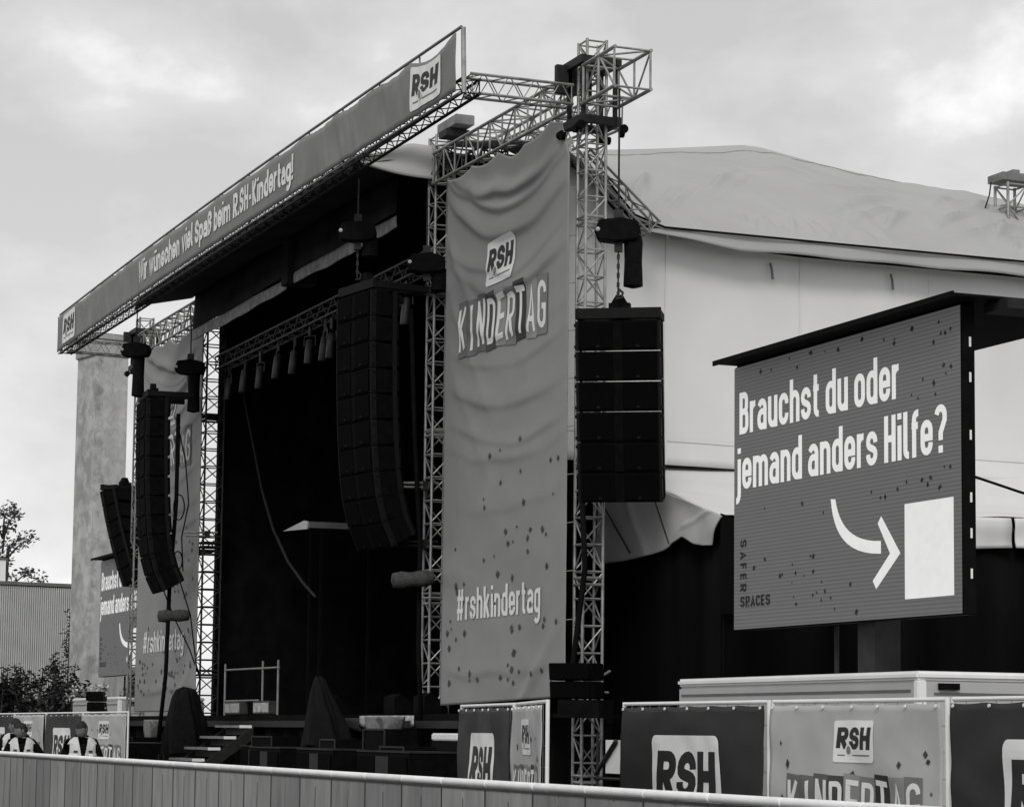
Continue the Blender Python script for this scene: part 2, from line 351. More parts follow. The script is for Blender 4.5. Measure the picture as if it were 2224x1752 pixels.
def printed(name, mt, parent, shape, S, lift, cell=None, origin=(0, 0), smooth=False):
    vs, fs = shape; bm = bmesh.new(); bv = [bm.verts.new((q[0], q[1], (q[2] if len(q) > 2 else 0)*1.0)) for q in vs]
    for f in fs:
        try: bm.faces.new([bv[i] for i in f])
        except ValueError: pass
    if cell:
        for ax in (0, 1):
            lo = min(v[ax] for v in vs); hi = max(v[ax] for v in vs); c = cell[ax]
            i0 = math.ceil((lo-origin[ax])/c); i1 = math.floor((hi-origin[ax])/c)
            for i in range(i0, i1+1):
                no = [0, 0, 0]; no[ax] = 1; co = [0, 0, 0]; co[ax] = origin[ax]+i*c
                bmesh.ops.bisect_plane(bm, geom=bm.verts[:]+bm.edges[:]+bm.faces[:], plane_co=co, plane_no=no)
    bmesh.ops.triangulate(bm, faces=bm.faces[:]); lift = Vector(lift)
    for v in bm.verts: v.co = Vector(S(v.co.x, v.co.y))+lift*(1+.12*round(v.co.z))
    bm.normal_update()
    ln = lift.normalized()
    for f in bm.faces:
        if f.normal.dot(ln) < 0: f.normal_flip()
    # a real thickness: a skirt pushed back into the cloth
    ret = bmesh.ops.extrude_face_region(bm, geom=bm.faces[:])
    for g in ret['geom']:
        if isinstance(g, bmesh.types.BMVert): g.co += ln*.002
    me = bpy.data.meshes.new(name); bm.to_mesh(me); bm.free()
    me.materials.append(M[mt]); o = bpy.data.objects.new(name, me); COL.objects.link(o); o.parent = parent
    return o
RSH = [text2d(c, .235, .42, norm=True) for c in 'RSH']
def flame(cu, cv, ru, rv):
    pts = [(cu+ru*math.cos(a)*(1 if math.sin(a) < 0 else 1-.15*math.sin(a)), cv+rv*math.sin(a)) for a in [R(i*20) for i in range(18)]]
    return pts, [tuple(range(18))]
def logo(parent, S, u0, u1, v0, v1, lift, cell=None, origin=(0, 0), ink='ink', slant=0):
    W = u1-u0; H = v1-v0; lf = Vector(lift)
    pn = printed('logo_panel', 'white', parent, rrect(u0, u1, v0, v1, .09*min(W, H)), S, lf, cell, origin)
    ls = []; a = .07
    for sh, wd in zip(RSH, (.27, .27, .27)):
        ls.append(place(sh, u0+a*W, u0+(a+wd)*W, v0+.30*H, v0+.83*H, slant=.04*W)); a += wd+.025
    printed('lettering', ink, pn, join2d(*ls), S, lf*1.25, cell, origin)
    printed('flame', 'white', pn, flame(u0+.345*W, v0+.29*H, .082*W, .135*H), S, lf*1.7, cell, origin)
    printed('flame', 'ink3' if ink == 'ink' else ink, pn, flame(u0+.345*W, v0+.285*H, .052*W, .10*H), S, lf*1.95, cell, origin)
    bars = [rrect(u0+.10*W, u0+.26*W, v0+.15*H, v0+.185*H, .01*H), rrect(u0+.42*W, u0+.90*W, v0+.15*H, v0+.185*H, .01*H)]
    printed('small_print', 'ink3', pn, join2d(*bars), S, lf*1.3, cell, origin)
    return pn
def tilequad(u0, u1, v0, v1, sk):
    return [(u0, v0-sk), (u1, v0+sk), (u1, v1+sk), (u0, v1-sk)], [(0, 1, 2, 3)]
def kinder(parent, S, u0, u1, v0, v1, lift, cell=None, origin=(0, 0), rise=0):
    W = u1-u0; lf = Vector(lift); n = 9; H = v1-v0
    tiles = ['ta', 'ta', 'ink2', 'ink4', 'tc', 'tb', 'ink', 'tc', 'tb']
    if M is None: return
    dv = [-.01, -.03, .02, -.01, .03, -.02, .04, .0, .02]
    for i, ch in enumerate('KINDERTAG'):
        a = u0+W*i/n; b = u0+W*(i+.98)/n; c0 = v0+rise*(i/n-.5)+dv[i]*H; c1 = c0+H
        t = printed('letter_tile', tiles[i], parent, tilequad(a, b, c0-.13*H, c1+.13*H, random.uniform(-.03, .03)*H), S, lf*(1 if i % 2 else 1.25), cell, origin)
        mwid = .24 if ch == 'I' else .80
        cm = (a+b)/2; hw = (b-a)*mwid/2
        printed('letter', 'white', t, place(text2d(ch, .125, .34, norm=True), cm-hw, cm+hw, c0, c1, slant=random.uniform(-.04, .10)*W/n, rise=random.uniform(-.05, .05)*H), S, lf*1.6, cell, origin)
def confetti(parent, S, boxes, lift, n, mt, size, cell=None, origin=(0, 0), seed=3):
    rg = random.Random(seed); shp = []
    for i in range(n):
        u0, u1, v0, v1 = boxes[i % len(boxes)]
        u = rg.uniform(u0, u1); v = rg.uniform(v0, v1); s_ = size*rg.uniform(.4, 1.15); a = rg.uniform(.5, 1.0); k_ = rg.uniform(-.5, .5)
        shp.append(([(u-s_*.8*a, v-s_*.5*k_), (u+s_*.2*k_, v-s_*.62), (u+s_*.8*a, v+s_*.45*k_), (u-s_*.25*k_, v+s_*.62)], [(0, 1, 2, 3)]))
    return printed('confetti', mt, parent, join2d(*shp), S, lift, cell, origin)

# ------------------------------------------------------------------ truss
def truss(name, label, cat, p0, p1, wd, hd, up=(0, 0, 1), bay=.5, rc=.024, rb=.011, mt='alu', group=None, lat='zig', plates=()):
    p0, p1 = Vector(p0), Vector(p1); t = thing(name, label, cat, p0, 0, group)
    a = (p1-p0); Ln = a.length; a.normalize(); s = a.cross(Vector(up)).normalized(); u = s.cross(a)
    cs = [s*x*wd/2+u*y*hd/2 for x, y in ((-1, -1), (1, -1), (1, 1), (-1, 1))]
    for c in cs: MB().tube(c, c+a*Ln, rc, 8).build('chord', mt, t, 'auto')
    n = max(1, round(Ln/bay)); st = Ln/n; lm = MB()
    for k in range(4):
        A, B = cs[k], cs[(k+1) % 4]
        for i in range(n+1):
            if i == 0 or i == n or lat == 'full': lm.tube(A+a*(min(max(st*i, .03), Ln-.03)), B+a*(min(max(st*i, .03), Ln-.03)), rb*1.15, 6)
        for i in range(n):
            z0, z1 = st*i+.02, st*(i+1)-.02
            if (i+k) % 2: lm.tube(A+a*z0, B+a*z1, rb, 6)
            else: lm.tube(B+a*z0, A+a*z1, rb, 6)
    lm.build('lattice', mt, t, 'auto')
    if plates:
        pm = MB()
        for z in plates:
            for dz in (-.05, .05):
                for k in range(4): pm.tube(cs[k]+a*(z+dz), cs[(k+1) % 4]+a*(z+dz), rc*.95, 7)
        pm.each('splice_tube', mt, t, 'auto')
    return t

# ================================================================== SETTING
g = MB(); g.sheet(lambda u, v: (-700+900*u, -200+900*v, 0), 20, 20, (0, 0, -.3)); tag(g.build('ground', 'asphalt'), kind='structure')

# ------------------------------------------------------------------ stage deck, roof, drapes
deck = thing('stage_deck', 'raised black stage deck with skirting between the two tall banners', 'stage', (-49.3, 20, 0))
MB().box(-15, 12.6, -5, 6, 1.9, 2.05).build('floor', 'drape', deck)
sk = MB(); sk.sheet(lambda u, v: (-15+27.6*u, -4.9+.05*math.sin(u*150)+.02*math.sin(u*61), .02+1.88*v), 320, 2, (0, .02, 0)); sk.build('skirt', 'drape2', deck, True)
sk = MB(); sk.sheet(lambda u, v: (12.55+.04*math.sin(u*50), -4.9+10.9*u, .02+1.88*v), 120, 2, (-.02, 0, 0)); sk.build('skirt', 'drape2', deck, True)
MB().box(-14.9, 11.0, -5.06, -5.004, 1.80, 1.93).build('edge_trim', 'steel', deck)

house = thing('stage_roof', 'wide stage roof of pale tarpaulin with dark underside and black interior drapes', 'stage roof', (-49.3, 15.4, 0))
def RL(x, y, z): return (x+49.3, y-15.4, z)
# dark soffit of the front canopy
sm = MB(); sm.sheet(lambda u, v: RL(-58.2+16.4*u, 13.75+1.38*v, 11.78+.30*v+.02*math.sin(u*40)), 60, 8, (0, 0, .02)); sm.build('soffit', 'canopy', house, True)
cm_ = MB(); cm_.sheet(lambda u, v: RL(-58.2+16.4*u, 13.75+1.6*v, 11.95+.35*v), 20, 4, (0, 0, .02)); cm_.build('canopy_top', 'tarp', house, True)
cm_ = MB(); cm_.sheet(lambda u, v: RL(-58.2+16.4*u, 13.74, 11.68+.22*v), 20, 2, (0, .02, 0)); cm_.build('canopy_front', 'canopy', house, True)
# white side flap of the canopy
def flapf(u, v):
    y = 13.9+1.5*u; top = 11.92+.37*min(1, (u*1.5)/.9) ; bot = 11.68-.06*math.sin(math.pi*u)+.14*(1-u)
    return RL(-41.76+.05*math.sin(v*7+u*3), y, bot+(top-bot)*v)
fm = MB(); fm.sheet(flapf, 14, 8, (-.02, 0, 0)); fm.build('side_flap', 'tarp', house, True)
# front border with its pale hem, in two lengths
for x0, x1, dz in ((-57.9, -50.2, 0), (-49.6, -43.2, .04)):
    n_ = 40
    def bf(u, v, x0=x0, x1=x1, dz=dz): return RL(x0+(x1-x0)*u, 15.12-.03*math.sin(u*9)-.05*(1-v), 11.26+dz+.84*v-.02*math.sin(u*5)*(1-v))
    bm_ = MB(); bm_.sheet(bf, n_, 3, (0, .02, 0)); bm_.build('border', 'canopy', house, True)
    def hf(u, v, x0=x0, x1=x1, dz=dz): return RL(x0+(x1-x0)*u, 15.06-.015*math.sin(u*11)-.01*math.sin(v*3), 11.225+dz-.22*(1-v)-.04*math.sin(u*math.pi)*(1-v)-.012*math.sin(u*23)*(1-v))
    hm = MB(); hm.sheet(hf, n_, 5, (0, .02, 0)); hm.build('hem', 'hem', house, True)
MB().box(*(RL(-50.15, 15.05, 0)[0], RL(-49.7, 15, 0)[0], -.45, .2, 11.05, 12.1)).build('rafter', 'canopy', house)
# black interior: sides, ceiling, back wall
def bx(name, x0, x1, y0, y1, z0, z1, mt='drape'):
    a = RL(x0, y0, z0); b = RL(x1, y1, z1); return MB().box(a[0], b[0], a[1], b[1], z0, z1).build(name, mt, house)
bx('ceiling', -57.8, -41.75, 15.18, 26, 12.1, 12.2)
bx('side_drape', -57.75, -57.65, 15.7, 25.9, 2.06, 12.09)
bx('side_drape', -41.45, -41.35, 15.9, 25.9, 2.06, 12.09)
fw = MB(); fw.sheet(lambda u, v: RL(-41.3+4.6*u, 15.78+.03*math.sin(u*9+v*4), 6.2+5.2*v), 20, 20, (0, .02, 0)); fw.build('front_wall', 'white', house, True)
fw = MB(); fw.sheet(lambda u, v: RL(-41.3+4.7*u, 15.8+.03*math.sin(u*40), .02+6.2*v), 40, 4, (0, .02, 0)); fw.build('front_skirt', 'drape2', house, True)
bd = MB(); bd.sheet(lambda u, v: RL(-57.6+16.1*u, 25.7+.06*math.sin(u*170), 2.06+10.05*v), 161, 24, (0, .04, 0)); bd.build('back_drape', 'drape', house, True)
# right hip of the roof in white tarpaulin: eave (X -36) up to the ridge (X -41.5)
RID = [(15.2, 12.25), (18.1, 12.43), (19.6, 12.61), (21.41, 12.86), (21.8, 12.85), (23.11, 12.65), (24.58, 12.49), (25.95, 12.38), (27.1, 12.30), (29.5, 12.2)]
EAV = [(15.35, 11.05), (16.06, 10.62), (16.6, 10.03), (17.14, 9.88), (19.4, 9.87), (21.7, 9.87), (24, 9.87), (28, 9.87)]
def lerp(tb, x):
    for (a, b), (c, d) in zip(tb, tb[1:]):
        if x <= c: return b+(d-b)*max(0, (x-a)/(c-a))
    return tb[-1][1]
rc = random.Random(21); CREASE = []
for i in range(13):
    a = rc.uniform(.4, 3.2); CREASE.append((a, rc.uniform(.5, 1.6), a+rc.uniform(.5, 1.6), rc.uniform(2, 4), rc.uniform(.015, .045), rc.uniform(.04, .09)))
for i in range(15):
    a = rc.uniform(5.0, 8.8); b = rc.uniform(.5, 2.5); CREASE.append((a, b, a+rc.uniform(.8, 1.9), b+rc.uniform(.4, 1.3), rc.uniform(.015, .05), rc.uniform(.035, .08)))
for i in range(34):
    a = rc.uniform(.3, 10.5); CREASE.append((a, .1, a+rc.uniform(-.4, .6), rc.uniform(.45, .95), rc.uniform(.012, .035), rc.uniform(.03, .06)))
for i in range(12):
    a = rc.uniform(4, 9.5); b = rc.uniform(2.2, 4.6); CREASE.append((a, b, a+rc.uniform(1.0, 2.4), b+rc.uniform(-.2, .25), rc.uniform(.01, .03), rc.uniform(.04, .08)))
def hip(u, v):
    ye = 15.35+10.9*u; yr = 15.2+13.2*u; y = ye+(yr-ye)*v
    z = lerp(EAV, ye)*(1-v)+lerp(RID, yr)*v
    z += .38*math.sin(min(1, v)*math.pi)*(.35+.65*min(1, u*3)) * (1-.3*v)
    d = noise.noise(V(y*1.1, v*5.5+y*.9, 1.3))*.05+noise.noise(V(y*3.2+v*6, v*6-y, 5.1))*.022
    # tension creases: segments in (distance along, distance up), strongest at the front corner, the far third and the eave
    cr_ = 0; py, pv = 11*u, 6*v
    for (a0, b0, a1, b1, am, wd) in CREASE:
        dx, dy = a1-a0, b1-b0; q = ((py-a0)*dx+(pv-b0)*dy)/(dx*dx+dy*dy)
        if -.05 < q < 1.05:
            e_ = ((py-a0)*dy-(pv-b0)*dx)/math.hypot(dx, dy)
            if abs(e_) < wd*3: cr_ += 3.2*am*math.exp(-(e_/wd)**2)*math.sin(math.pi*min(1, max(0, q)))
    z += (d+cr_)*min(1, v*8)*min(1, (1.001-v)*6)
    bulge = .09*max(0, 1-abs(v-.10)/.10)
    return RL(-36-5.5*v+bulge*.35, y, z)
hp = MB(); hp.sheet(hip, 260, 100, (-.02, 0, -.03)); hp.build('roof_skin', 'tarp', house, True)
def hem2(u, v):
    y = 16.6+9.7*u; d = .225*min(1, u*5)**.7
    return RL(-36-.02*math.sin(y*2.1)+.02*(1-v), y, 9.86-d*(1-v)+.012*math.sin(y*3.3))
h2 = MB(); h2.sheet(hem2, 120, 4, (-.015, 0, 0)); h2.build('eave_hem', 'tarp', house, True)
for vv in (.86,):
    ws = MB(); ws.path([Vector(hip(i/80, vv))+V(.004, 0, .008) for i in range(1, 80)], .010, 5); ws.build('weld_seam', 'tarp', house, True)
MB().path([RL(-35.95, 16.05, 10.62), RL(-35.95, 16.6, 10.04), RL(-35.95, 17.14, 9.88), RL(-35.95, 20, 9.875), RL(-35.95, 26.5, 9.875)], .020).build('eave_rope', 'black', house)
MB().path([RL(-36.12, 16.65, 9.98), RL(-36.12, 17.3, 9.84), RL(-36.12, 18.3, 9.70), RL(-36.12, 19.7, 9.655), RL(-36.12, 26.5, 9.65)], .024).build('eave_shadow_line', 'black', house)  # black tube painting in the shadow line under the eave hem
def wallf(u, v):
    y = 15.40+11.2*u
    return RL(-36.55+noise.noise(V(y*.5, v*1.4, 2))*.10+noise.noise(V(y*1.8, v*3, 7))*.03+.05*v, y, 6.1+(lerp(EAV, y)+.02-6.1)*v)
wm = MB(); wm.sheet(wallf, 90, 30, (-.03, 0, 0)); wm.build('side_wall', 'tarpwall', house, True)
for y_ in (17.4, 19.9, 22.4, 24.9):
    ws = MB(); ws.sheet(lambda u, v: Vector(wallf((y_+.05*u-15.40)/11.2, v))+V(.012, 0, 0), 1, 30, (-.006, 0, 0)); ws.build('weld_seam', 'tarpseam', house)
ws = MB(); ws.sheet(lambda u, v: Vector(wallf(u, .10+.012*v))+V(.014, 0, 0), 90, 1, (-.006, 0, 0)); ws.build('weld_seam', 'tarpseam', house)
tabs = MB()
for y in (19.3, 21.6): tabs.path([RL(-36.42, y, 9.55), RL(-36.40, y+.02, 9.45), RL(-36.42, y+.05, 9.28)], .022)
tabs.each('wall_strap', 'ta', house)
bx('back_wall', -57.6, -37.1, 26.6, 26.7, 0, 11.6, 'drape')

# lean-to awning at the stage side
awn = thing('side_awning', 'low white lean-to awning with drooping valance and black curtains beside the stage', 'awning', (-35, 16.5, 0))
def AL(x, y, z): return (x+35, y-16.5, z)
def awr(u, v):
    x = -37+4.3*u; y = 16.5+9.5*v
    return AL(x, y, 6.12+.22*min(1, v*1.2)-1.17*u*(1-.08*v)-.10*math.sin(math.pi*u)*math.sin(min(1, v*3)*1.57)+noise.noise(V(x*1.3, y*.9, 3))*.05)
aw = MB(); aw.sheet(awr, 24, 60, (0, 0, -.02)); aw.build('roof_sheet', 'tarpwall', awn, True)
GB = [(-37.2, 4.46), (-36.0, 4.47), (-35.1, 4.505), (-34.6, 4.54), (-34.25, 4.60), (-33.95, 4.69), (-33.86, 4.705), (-33.75, 4.67), (-33.5, 4.575), (-33.2, 4.53), (-32.9, 4.515), (-32.7, 4.52)]
def gab(u, v):
    x = -37.1+(4.18+.32*v)*u; top = 6.10-1.15*(x+37)/4.3
    if u > .985: x -= (1-v)*.0
    return AL(x, 16.47+noise.noise(V(x*1.3, v*1.6, 4))*.02-.008*math.sin(x*3.5+v*5)-.025*math.exp(-((x+35.2+v*.9)/.12)**2)-.03*math.exp(-((x+34.2-v*1.2)/.10)**2)-.02*math.sin(x*2-v*4), lerp(GB, x)+(top-lerp(GB, x))*v)
gm = MB(); gm.sheet(gab, 110, 30, (0, .02, 0)); gm.build('gable_sheet', 'gable', awn, True)
for y0, y1 in ((16.75, 21.5), (21.56, 22.6), (22.66, 26)):
    def val(u, v, y0=y0, y1=y1):
        y = y0+(y1-y0)*u
        return AL(-32.68+.05*math.sin(y*5)*(1-v)+.05*noise.noise(V(y*2, v*2, 0)), y, 4.62+.03*math.sin(y*2.4)*(1-v)+(4.96+.006*(y-16.5)*3-4.62+.06)*v)
    vm = MB(); vm.sheet(val, 24, 8, (-.02, 0, 0)); vm.build('valance', 'tarpwall', awn, True)
sc = MB(); sc.sheet(lambda u, v: AL(-36.9+4.1*u, 16.6+.010*math.sin(u*34)+.02*math.sin(u*9), .02+5.1*v-.5*v*u), 120, 4, (0, .02, 0)); sc.build('curtain', 'drape2', awn, True)
sc = MB(); sc.sheet(lambda u, v: AL(-32.85+.008*math.sin(u*70)+.02*math.sin(u*19), 16.6+9.4*u, .02+4.75*v), 200, 4, (-.02, 0, 0)); sc.build('curtain', 'drape2', awn, True)
cw = MB()
cw.prism([AL(-32.66, 16.5, 4.97), AL(-32.66, 16.73, 4.9), AL(-32.66, 16.73, 3.5), AL(-32.66, 16.5, 3.5)], (-.02, 0, 0)); cw.build('curtain_corner', 'drape2', awn)
MB().box(*(-2.0, -1.9), .3, 9.4, 6.20, 6.30).build('gap_shade_strip', 'drape2', awn)  # solid black strip standing in for the shaded opening above the awning
MB().box(1.8-35+35-4.0+.0, 2.35, 9.5, 9.55, 0, 6.2).build('curtain', 'drape2', awn)
gs = MB(); gs.path([AL(-34.7+.9*0, 16.3, 5.55), AL(-34.0, 16.3, 4.6)], .012); gs.path([AL(-36.6, 16.3, 5.5), AL(-35.4, 16.3, 4.55)], .014); gs.each('gable_strap', 'steel', awn)
bcab = MB(); bcab.path([AL(-33.9, 19.0, 5.42), AL(-33.2, 19.9, 5.80), AL(-32.6, 20.75, 5.72), AL(-32.55, 21.6, 5.50), AL(-32.5, 22.6, 5.3), AL(-32.6, 25.9, 4.9)], .022); bcab.build('guy_rope', 'black', awn)

# ------------------------------------------------------------------ towers and header trusses
MID = -49.3
TW = [(-35.0, .33, 'aluminium truss tower right of the large banner, carrying the outer speaker array', 12.5),
      (-41.72, .36, 'slim aluminium truss column on the left edge of the large banner', 12.45),
      (-57.15, .44, 'aluminium truss column at the far edge of the stage opening beside the small banner', 11.2),
      (-64.15, .36, 'slim truss tower at the outer edge of the small far banner', 12.5)]
for x, wd, lb, top in TW:
    tw = truss('truss_tower', lb, 'truss tower', (x, 15.42, .05), (x, 15.42, top), wd, wd, (0, 1, 0), .42, .026, .014, {-35.0: 'alu', -41.72: 'alu', -57.15: 'steel', -64.15: 'alu_dark'}[x], 'stage truss towers', 'full', (1.0, 4.0, 7.0, 9.6) if x != -57.15 else (3, 6, 9))  # darker metal on the two far towers paints in their backlit look
    MB().box(-.35, .35, -.35, .35, -.05, .0).build('base_plate', 'steel', tw)
for x, lb in ((-35.0, 'black roller sleeve block gripping the tower right of the large banner'), (-64.15, 'black roller sleeve block on the outermost far tower')):
    sb = thing('sleeve_block', lb, 'sleeve block', (x, 15.42, 11.2), 0, 'tower sleeve blocks')
    fb = MB()
    for sx in (-1, 1):
        for sy in (-1, 1): fb.box(sx*.27-.03, sx*.27+.03, sy*.27-.03, sy*.27+.03, -.05, 1.0)
    for z in (-.08, .86):
        for s_ in (-1, 1): fb.box(-.36, .36, s_*.30-.04, s_*.30+.04, z, z+.13); fb.box(s_*.30-.04, s_*.30+.04, -.258, .258, z+.004, z+.126)
    fb.box(-.34, -.24, -.5, .1, .5, .95); fb.build('frame', 'steel', sb)
    rm = MB()
    for sx in (-1, 1):
        for sy in (-1, 1): rm.tube((sx*.38-.05, sy*.36, -.14), (sx*.38+.05, sy*.36, -.14), .07, 14); rm.tube((sx*.26, sy*.42, -.18), (sx*.26, sy*.36, -.18), .065, 14)
    rm.each('roller', 'black', sb)
truss('header_truss', 'square box truss sticking out past the tower above the outer speaker array', 'truss', (-34.72, 15.43, 11.72), (-33.5, 15.43, 11.72), .6, .6, (0, 0, 1), .6, .03, .017, 'alu', 'header box trusses', 'full')
truss('header_truss', 'box truss from which the large banner hangs', 'truss', (-41.5, 15.44, 11.80), (-35.36, 15.44, 11.73), .55, .55, (0, 0, 1), .56, .03, .016, 'alu', 'header box trusses', 'full')
truss('header_truss', 'box truss above the small far banner', 'truss', (-63.8, 15.44, 11.72), (-57.3, 15.44, 11.72), .55, .55, (0, 0, 1), .6, .03, .016, 'alu', 'header box trusses', 'full')
# column head with its chain motor cover
ch = thing('column_head', 'pale capping beam on top of the truss column left of the large banner', 'truss head', (-41.2, 15.45, 12.45))
MB().box(-.45, .50, -.16, .2, .02, .20).build('beam', 'alu_dark', ch, bevel=.01)
MB().box(-.2, .2, -.22, .22, -.12, .0).build('bracket', 'steel', ch)
# second truss behind the banner header, and roof rafter truss going down to the eave
truss('roof_truss', 'thin roof truss running behind the header above the large banner', 'truss', (-41.4, 16.25, 11.95), (-36.1, 16.25, 11.72), .4, .5, (0, 0, 1), .5, .024, .013, 'alu_dark', None)
truss('roof_truss', 'short truss rafter sloping down from the right tower to the tarpaulin eave', 'truss', (-35.7, 15.55, 10.85), (-35.6, 16.75, 9.75), .26, .26, (0, 0, 1), .26, .022, .012, 'alu_dark', None)
# arms and fascia truss
truss('arm_truss', 'cantilever arm truss joining the near end of the fascia to the tower', 'truss', (-35.2, 13.4, 11.64), (-35.2, 15.12, 11.64), .3, .3, (0, 0, 1), .22, .024, .010, 'alu', 'fascia arm trusses')
truss('arm_truss', 'cantilever arm truss joining the far end of the fascia to its tower', 'truss', (-64.2, 13.4, 11.64), (-64.2, 15.1, 11.64), .3, .3, (0, 0, 1), .24, .024, .010, 'alu', 'fascia arm trusses')
ft = truss('fascia_truss', 'long thin truss carrying the slogan banner along the stage front', 'truss', (-64.45, 13.40, 11.58), (-35.0, 13.40, 11.58), .28, .22, (0, 0, 1), .3, .026, .010, 'steel')
def bow(u): return .11*math.sin(math.pi*min(1, max(0, u)))
tr_ = MB()
tr_.path([(29.45*i/20, -.18, .905+bow(i/20)) for i in range(21)], .026)
tr_.build('top_rail', 'alu_dark', ft)
ps = MB()
for i in range(16):
    x = 29.45*i/15; ps.tube((x, -.12, -.12), (x, -.145, .90+bow(i/15)), .016 if 0 < i < 15 else .04, 7)
ps.each('post', 'alu', ft)
lr = MB(); lr.path([(29.45*i/20, -.19, -.125+bow(i/20)*1.0) for i in range(21)], .02); lr.build('bottom_rail', 'alu_dark', ft)

# fascia banner
fb_ = thing('fascia_banner', 'long grey banner with a greeting slogan along the stage roof edge', 'banner', (-64.45, 13.2, 11.45))
FL = 29.35
def FS(x, z):
    u = x/FL; d = .03*noise.noise(V(x*1.7+z*.5, z*.6, 0))+.034*noise.noise(V(x*4.2+z*1.5, z*.9, 4))
    d *= .30 if 8.6 < x < 21.4 else (.5 if x > 27.1 or x < 2.4 else .3+.7*min(1, min(abs(x-8.6), abs(x-21.4))))
    sag = .05*abs(math.sin(x*math.pi/1.95))*(z/.95)*(.4+u) if z > .4 else 0
    if u > .93: sag += .10*math.sin((u-.93)/.07*math.pi)*(z/.95)
    return (x, -.035+d, .04+z+bow(u)*.98-sag)
fm = MB(); fm.sheet(lambda u, v: FS(FL*u, .93*v), 587, 9, (0, .012, 0)); fm.build('cloth', 'fasc', fb_, True)
FC = (.05, .1033); LF = (0, -.014, 0)
printed('lettering', 'white', fb_, place(text2d('Wir wünschen viel Spaß beim R.SH-Kindertag!', .19, .40, .06, .30), 9.0, 20.95, .26, .78), FS, LF, (.05, .1033))
logo(fb_, FS, .75, 2.15, .10, .86, LF, (.1, .1033)); logo(fb_, FS, 27.35, 28.75, .10, .86, LF, (.1, .1033))

# ------------------------------------------------------------------ tall banners
FOLDS = [(.085, .075, .016, .30, .62), (.125, .05, .010, .33, .60), (.165, .085, .020, .36, .60), (.225, .05, .014, .32, .55), (.275, .06, .020, .28, .56), (.34, .028, .016, .22, .6), (.40, .02, .012, .2, .55), (.475, .045, .018, .18, .66), (.525, .04, .014, .16, .66), (.575, .035, .018, .14, .62), (.65, .022, .02, .12, .6), (.95, .03, .015, .05, .5)]
def tall_banner(name, label, x0, x1, zb, zt, seed, cornercut):
    b = thing(name, label, 'banner', (x0, 15.1, 0), 0, 'tall printed stage banners'); W = x1-x0
    def S(x, z):
        u = x/W; v = (z-zb)/(zt-zb); t = 1-v
        wn = max(0, math.sin(math.pi*min(1, max(0, u))))**.6; d = 0
        for tk, am, wd, cc, uc in FOLDS:              # smile-shaped swags, sharp towards the top
            q = t-(tk+.012*math.sin(seed*3+tk*40)-cc*(u-uc+.04*math.sin(seed+tk*9))**2+.012*noise.noise(V(u*4, tk*30, seed)))
            w2 = wd*(.50 if q > 0 else 1.4)
            if abs(q) < w2*3: d -= (1.75-.9*min(1, t*1.6))*am*math.exp(-(q/w2)**2)*wn*(.6+.5*noise.noise(V(u*3, tk*50, seed+1)))
        for off, am, wd in ((.0, .045, .035), (.10, .035, .03), (.22, .03, .04)):   # diagonal pulls from the left lacing
            dg = (u-.02)-(t-.12-off)*1.5; d -= am*math.exp(-(dg/wd)**2)*max(0, 1-u*2.2)*min(1, u*12)
        dg2 = (u-.97)+(t-.86)*2.0; d += -.05*math.exp(-(dg2/.04)**2)*max(0, (t-.80)*6)*wn
        d += (.030*noise.noise(V(u*2.2+t, t*5-u, seed+3))+.012*noise.noise(V(u*7, t*20, seed+9)))*wn
        ein = .03*math.sin(t*17+seed)*t*(1-t)+.006*math.sin(t*55)
        xx = x-(cornercut*max(0, 1-t/.075)*u**6 if cornercut > 0 else 0)+(u-.5)*ein
        zz = z-(.10*abs(math.sin(u*math.pi*4.5))+.16*math.exp(-((u-.62)/.13)**2))*max(0, 1-t*9)+(.10*(u-.3)*max(0, t-.9)*10 if cornercut else 0)
        if u < .18: zz += .0
        return (xx, d-.02, zz)
    nu, nv = 100, 230
    m_ = MB(); m_.sheet(lambda u, v: S(W*u, zb+(zt-zb)*v), nu, nv, (0, .012, 0)); m_.build('cloth', 'banner', b, True)
    cell = (W/nu, (zt-zb)/nv); org = (0, zb); LFT = (0, -.012, 0)
    sx = W/5.35
    logo(b, S, 2.02*sx, 3.22*sx, 9.14, 9.88, LFT, cell, org)
    kinder(b, S, .70*sx, 4.58*sx, 8.15, 8.92, LFT, cell, org, rise=-.13)
    printed('lettering', 'white', b, place(text2d('#rshkindertag', .14, .30, .08), .76*sx, 4.38*sx, 3.62, 4.14), S, LFT, cell, org)
    confetti(b, S, [(.3*sx, W-.3, 2.5, 5.6), (.3*sx, W-.3, 2.5, 4.4), (2.0*sx, W-.2, 4.5, 6.6), (.3, W-.3, 2.5, 3.5)], LFT, 74, 'confetti', .105, cell, org, seed)
    es = MB()
    for i in range(12):
        z = zb+.5+(zt-zb-1)*i/11
        for xx in (.02, W-.02):
            p = S(xx, z); es.tube(p, (p[0]+(-.07 if xx < 1 else .07), .08, z+.01), .008, 5)
    es.each('tie', 'alu_dark', b)
    return b
tall_banner('stage_banner', 'tall grey banner with wrinkled top hanging left of the near truss tower', -40.52, -35.10, 2.22, 11.40, 2.0, .30)
tall_banner('stage_banner', 'smaller looking tall banner half hidden behind the far speaker array', -62.85, -56.9, 2.15, 11.38, 5.3, .0)

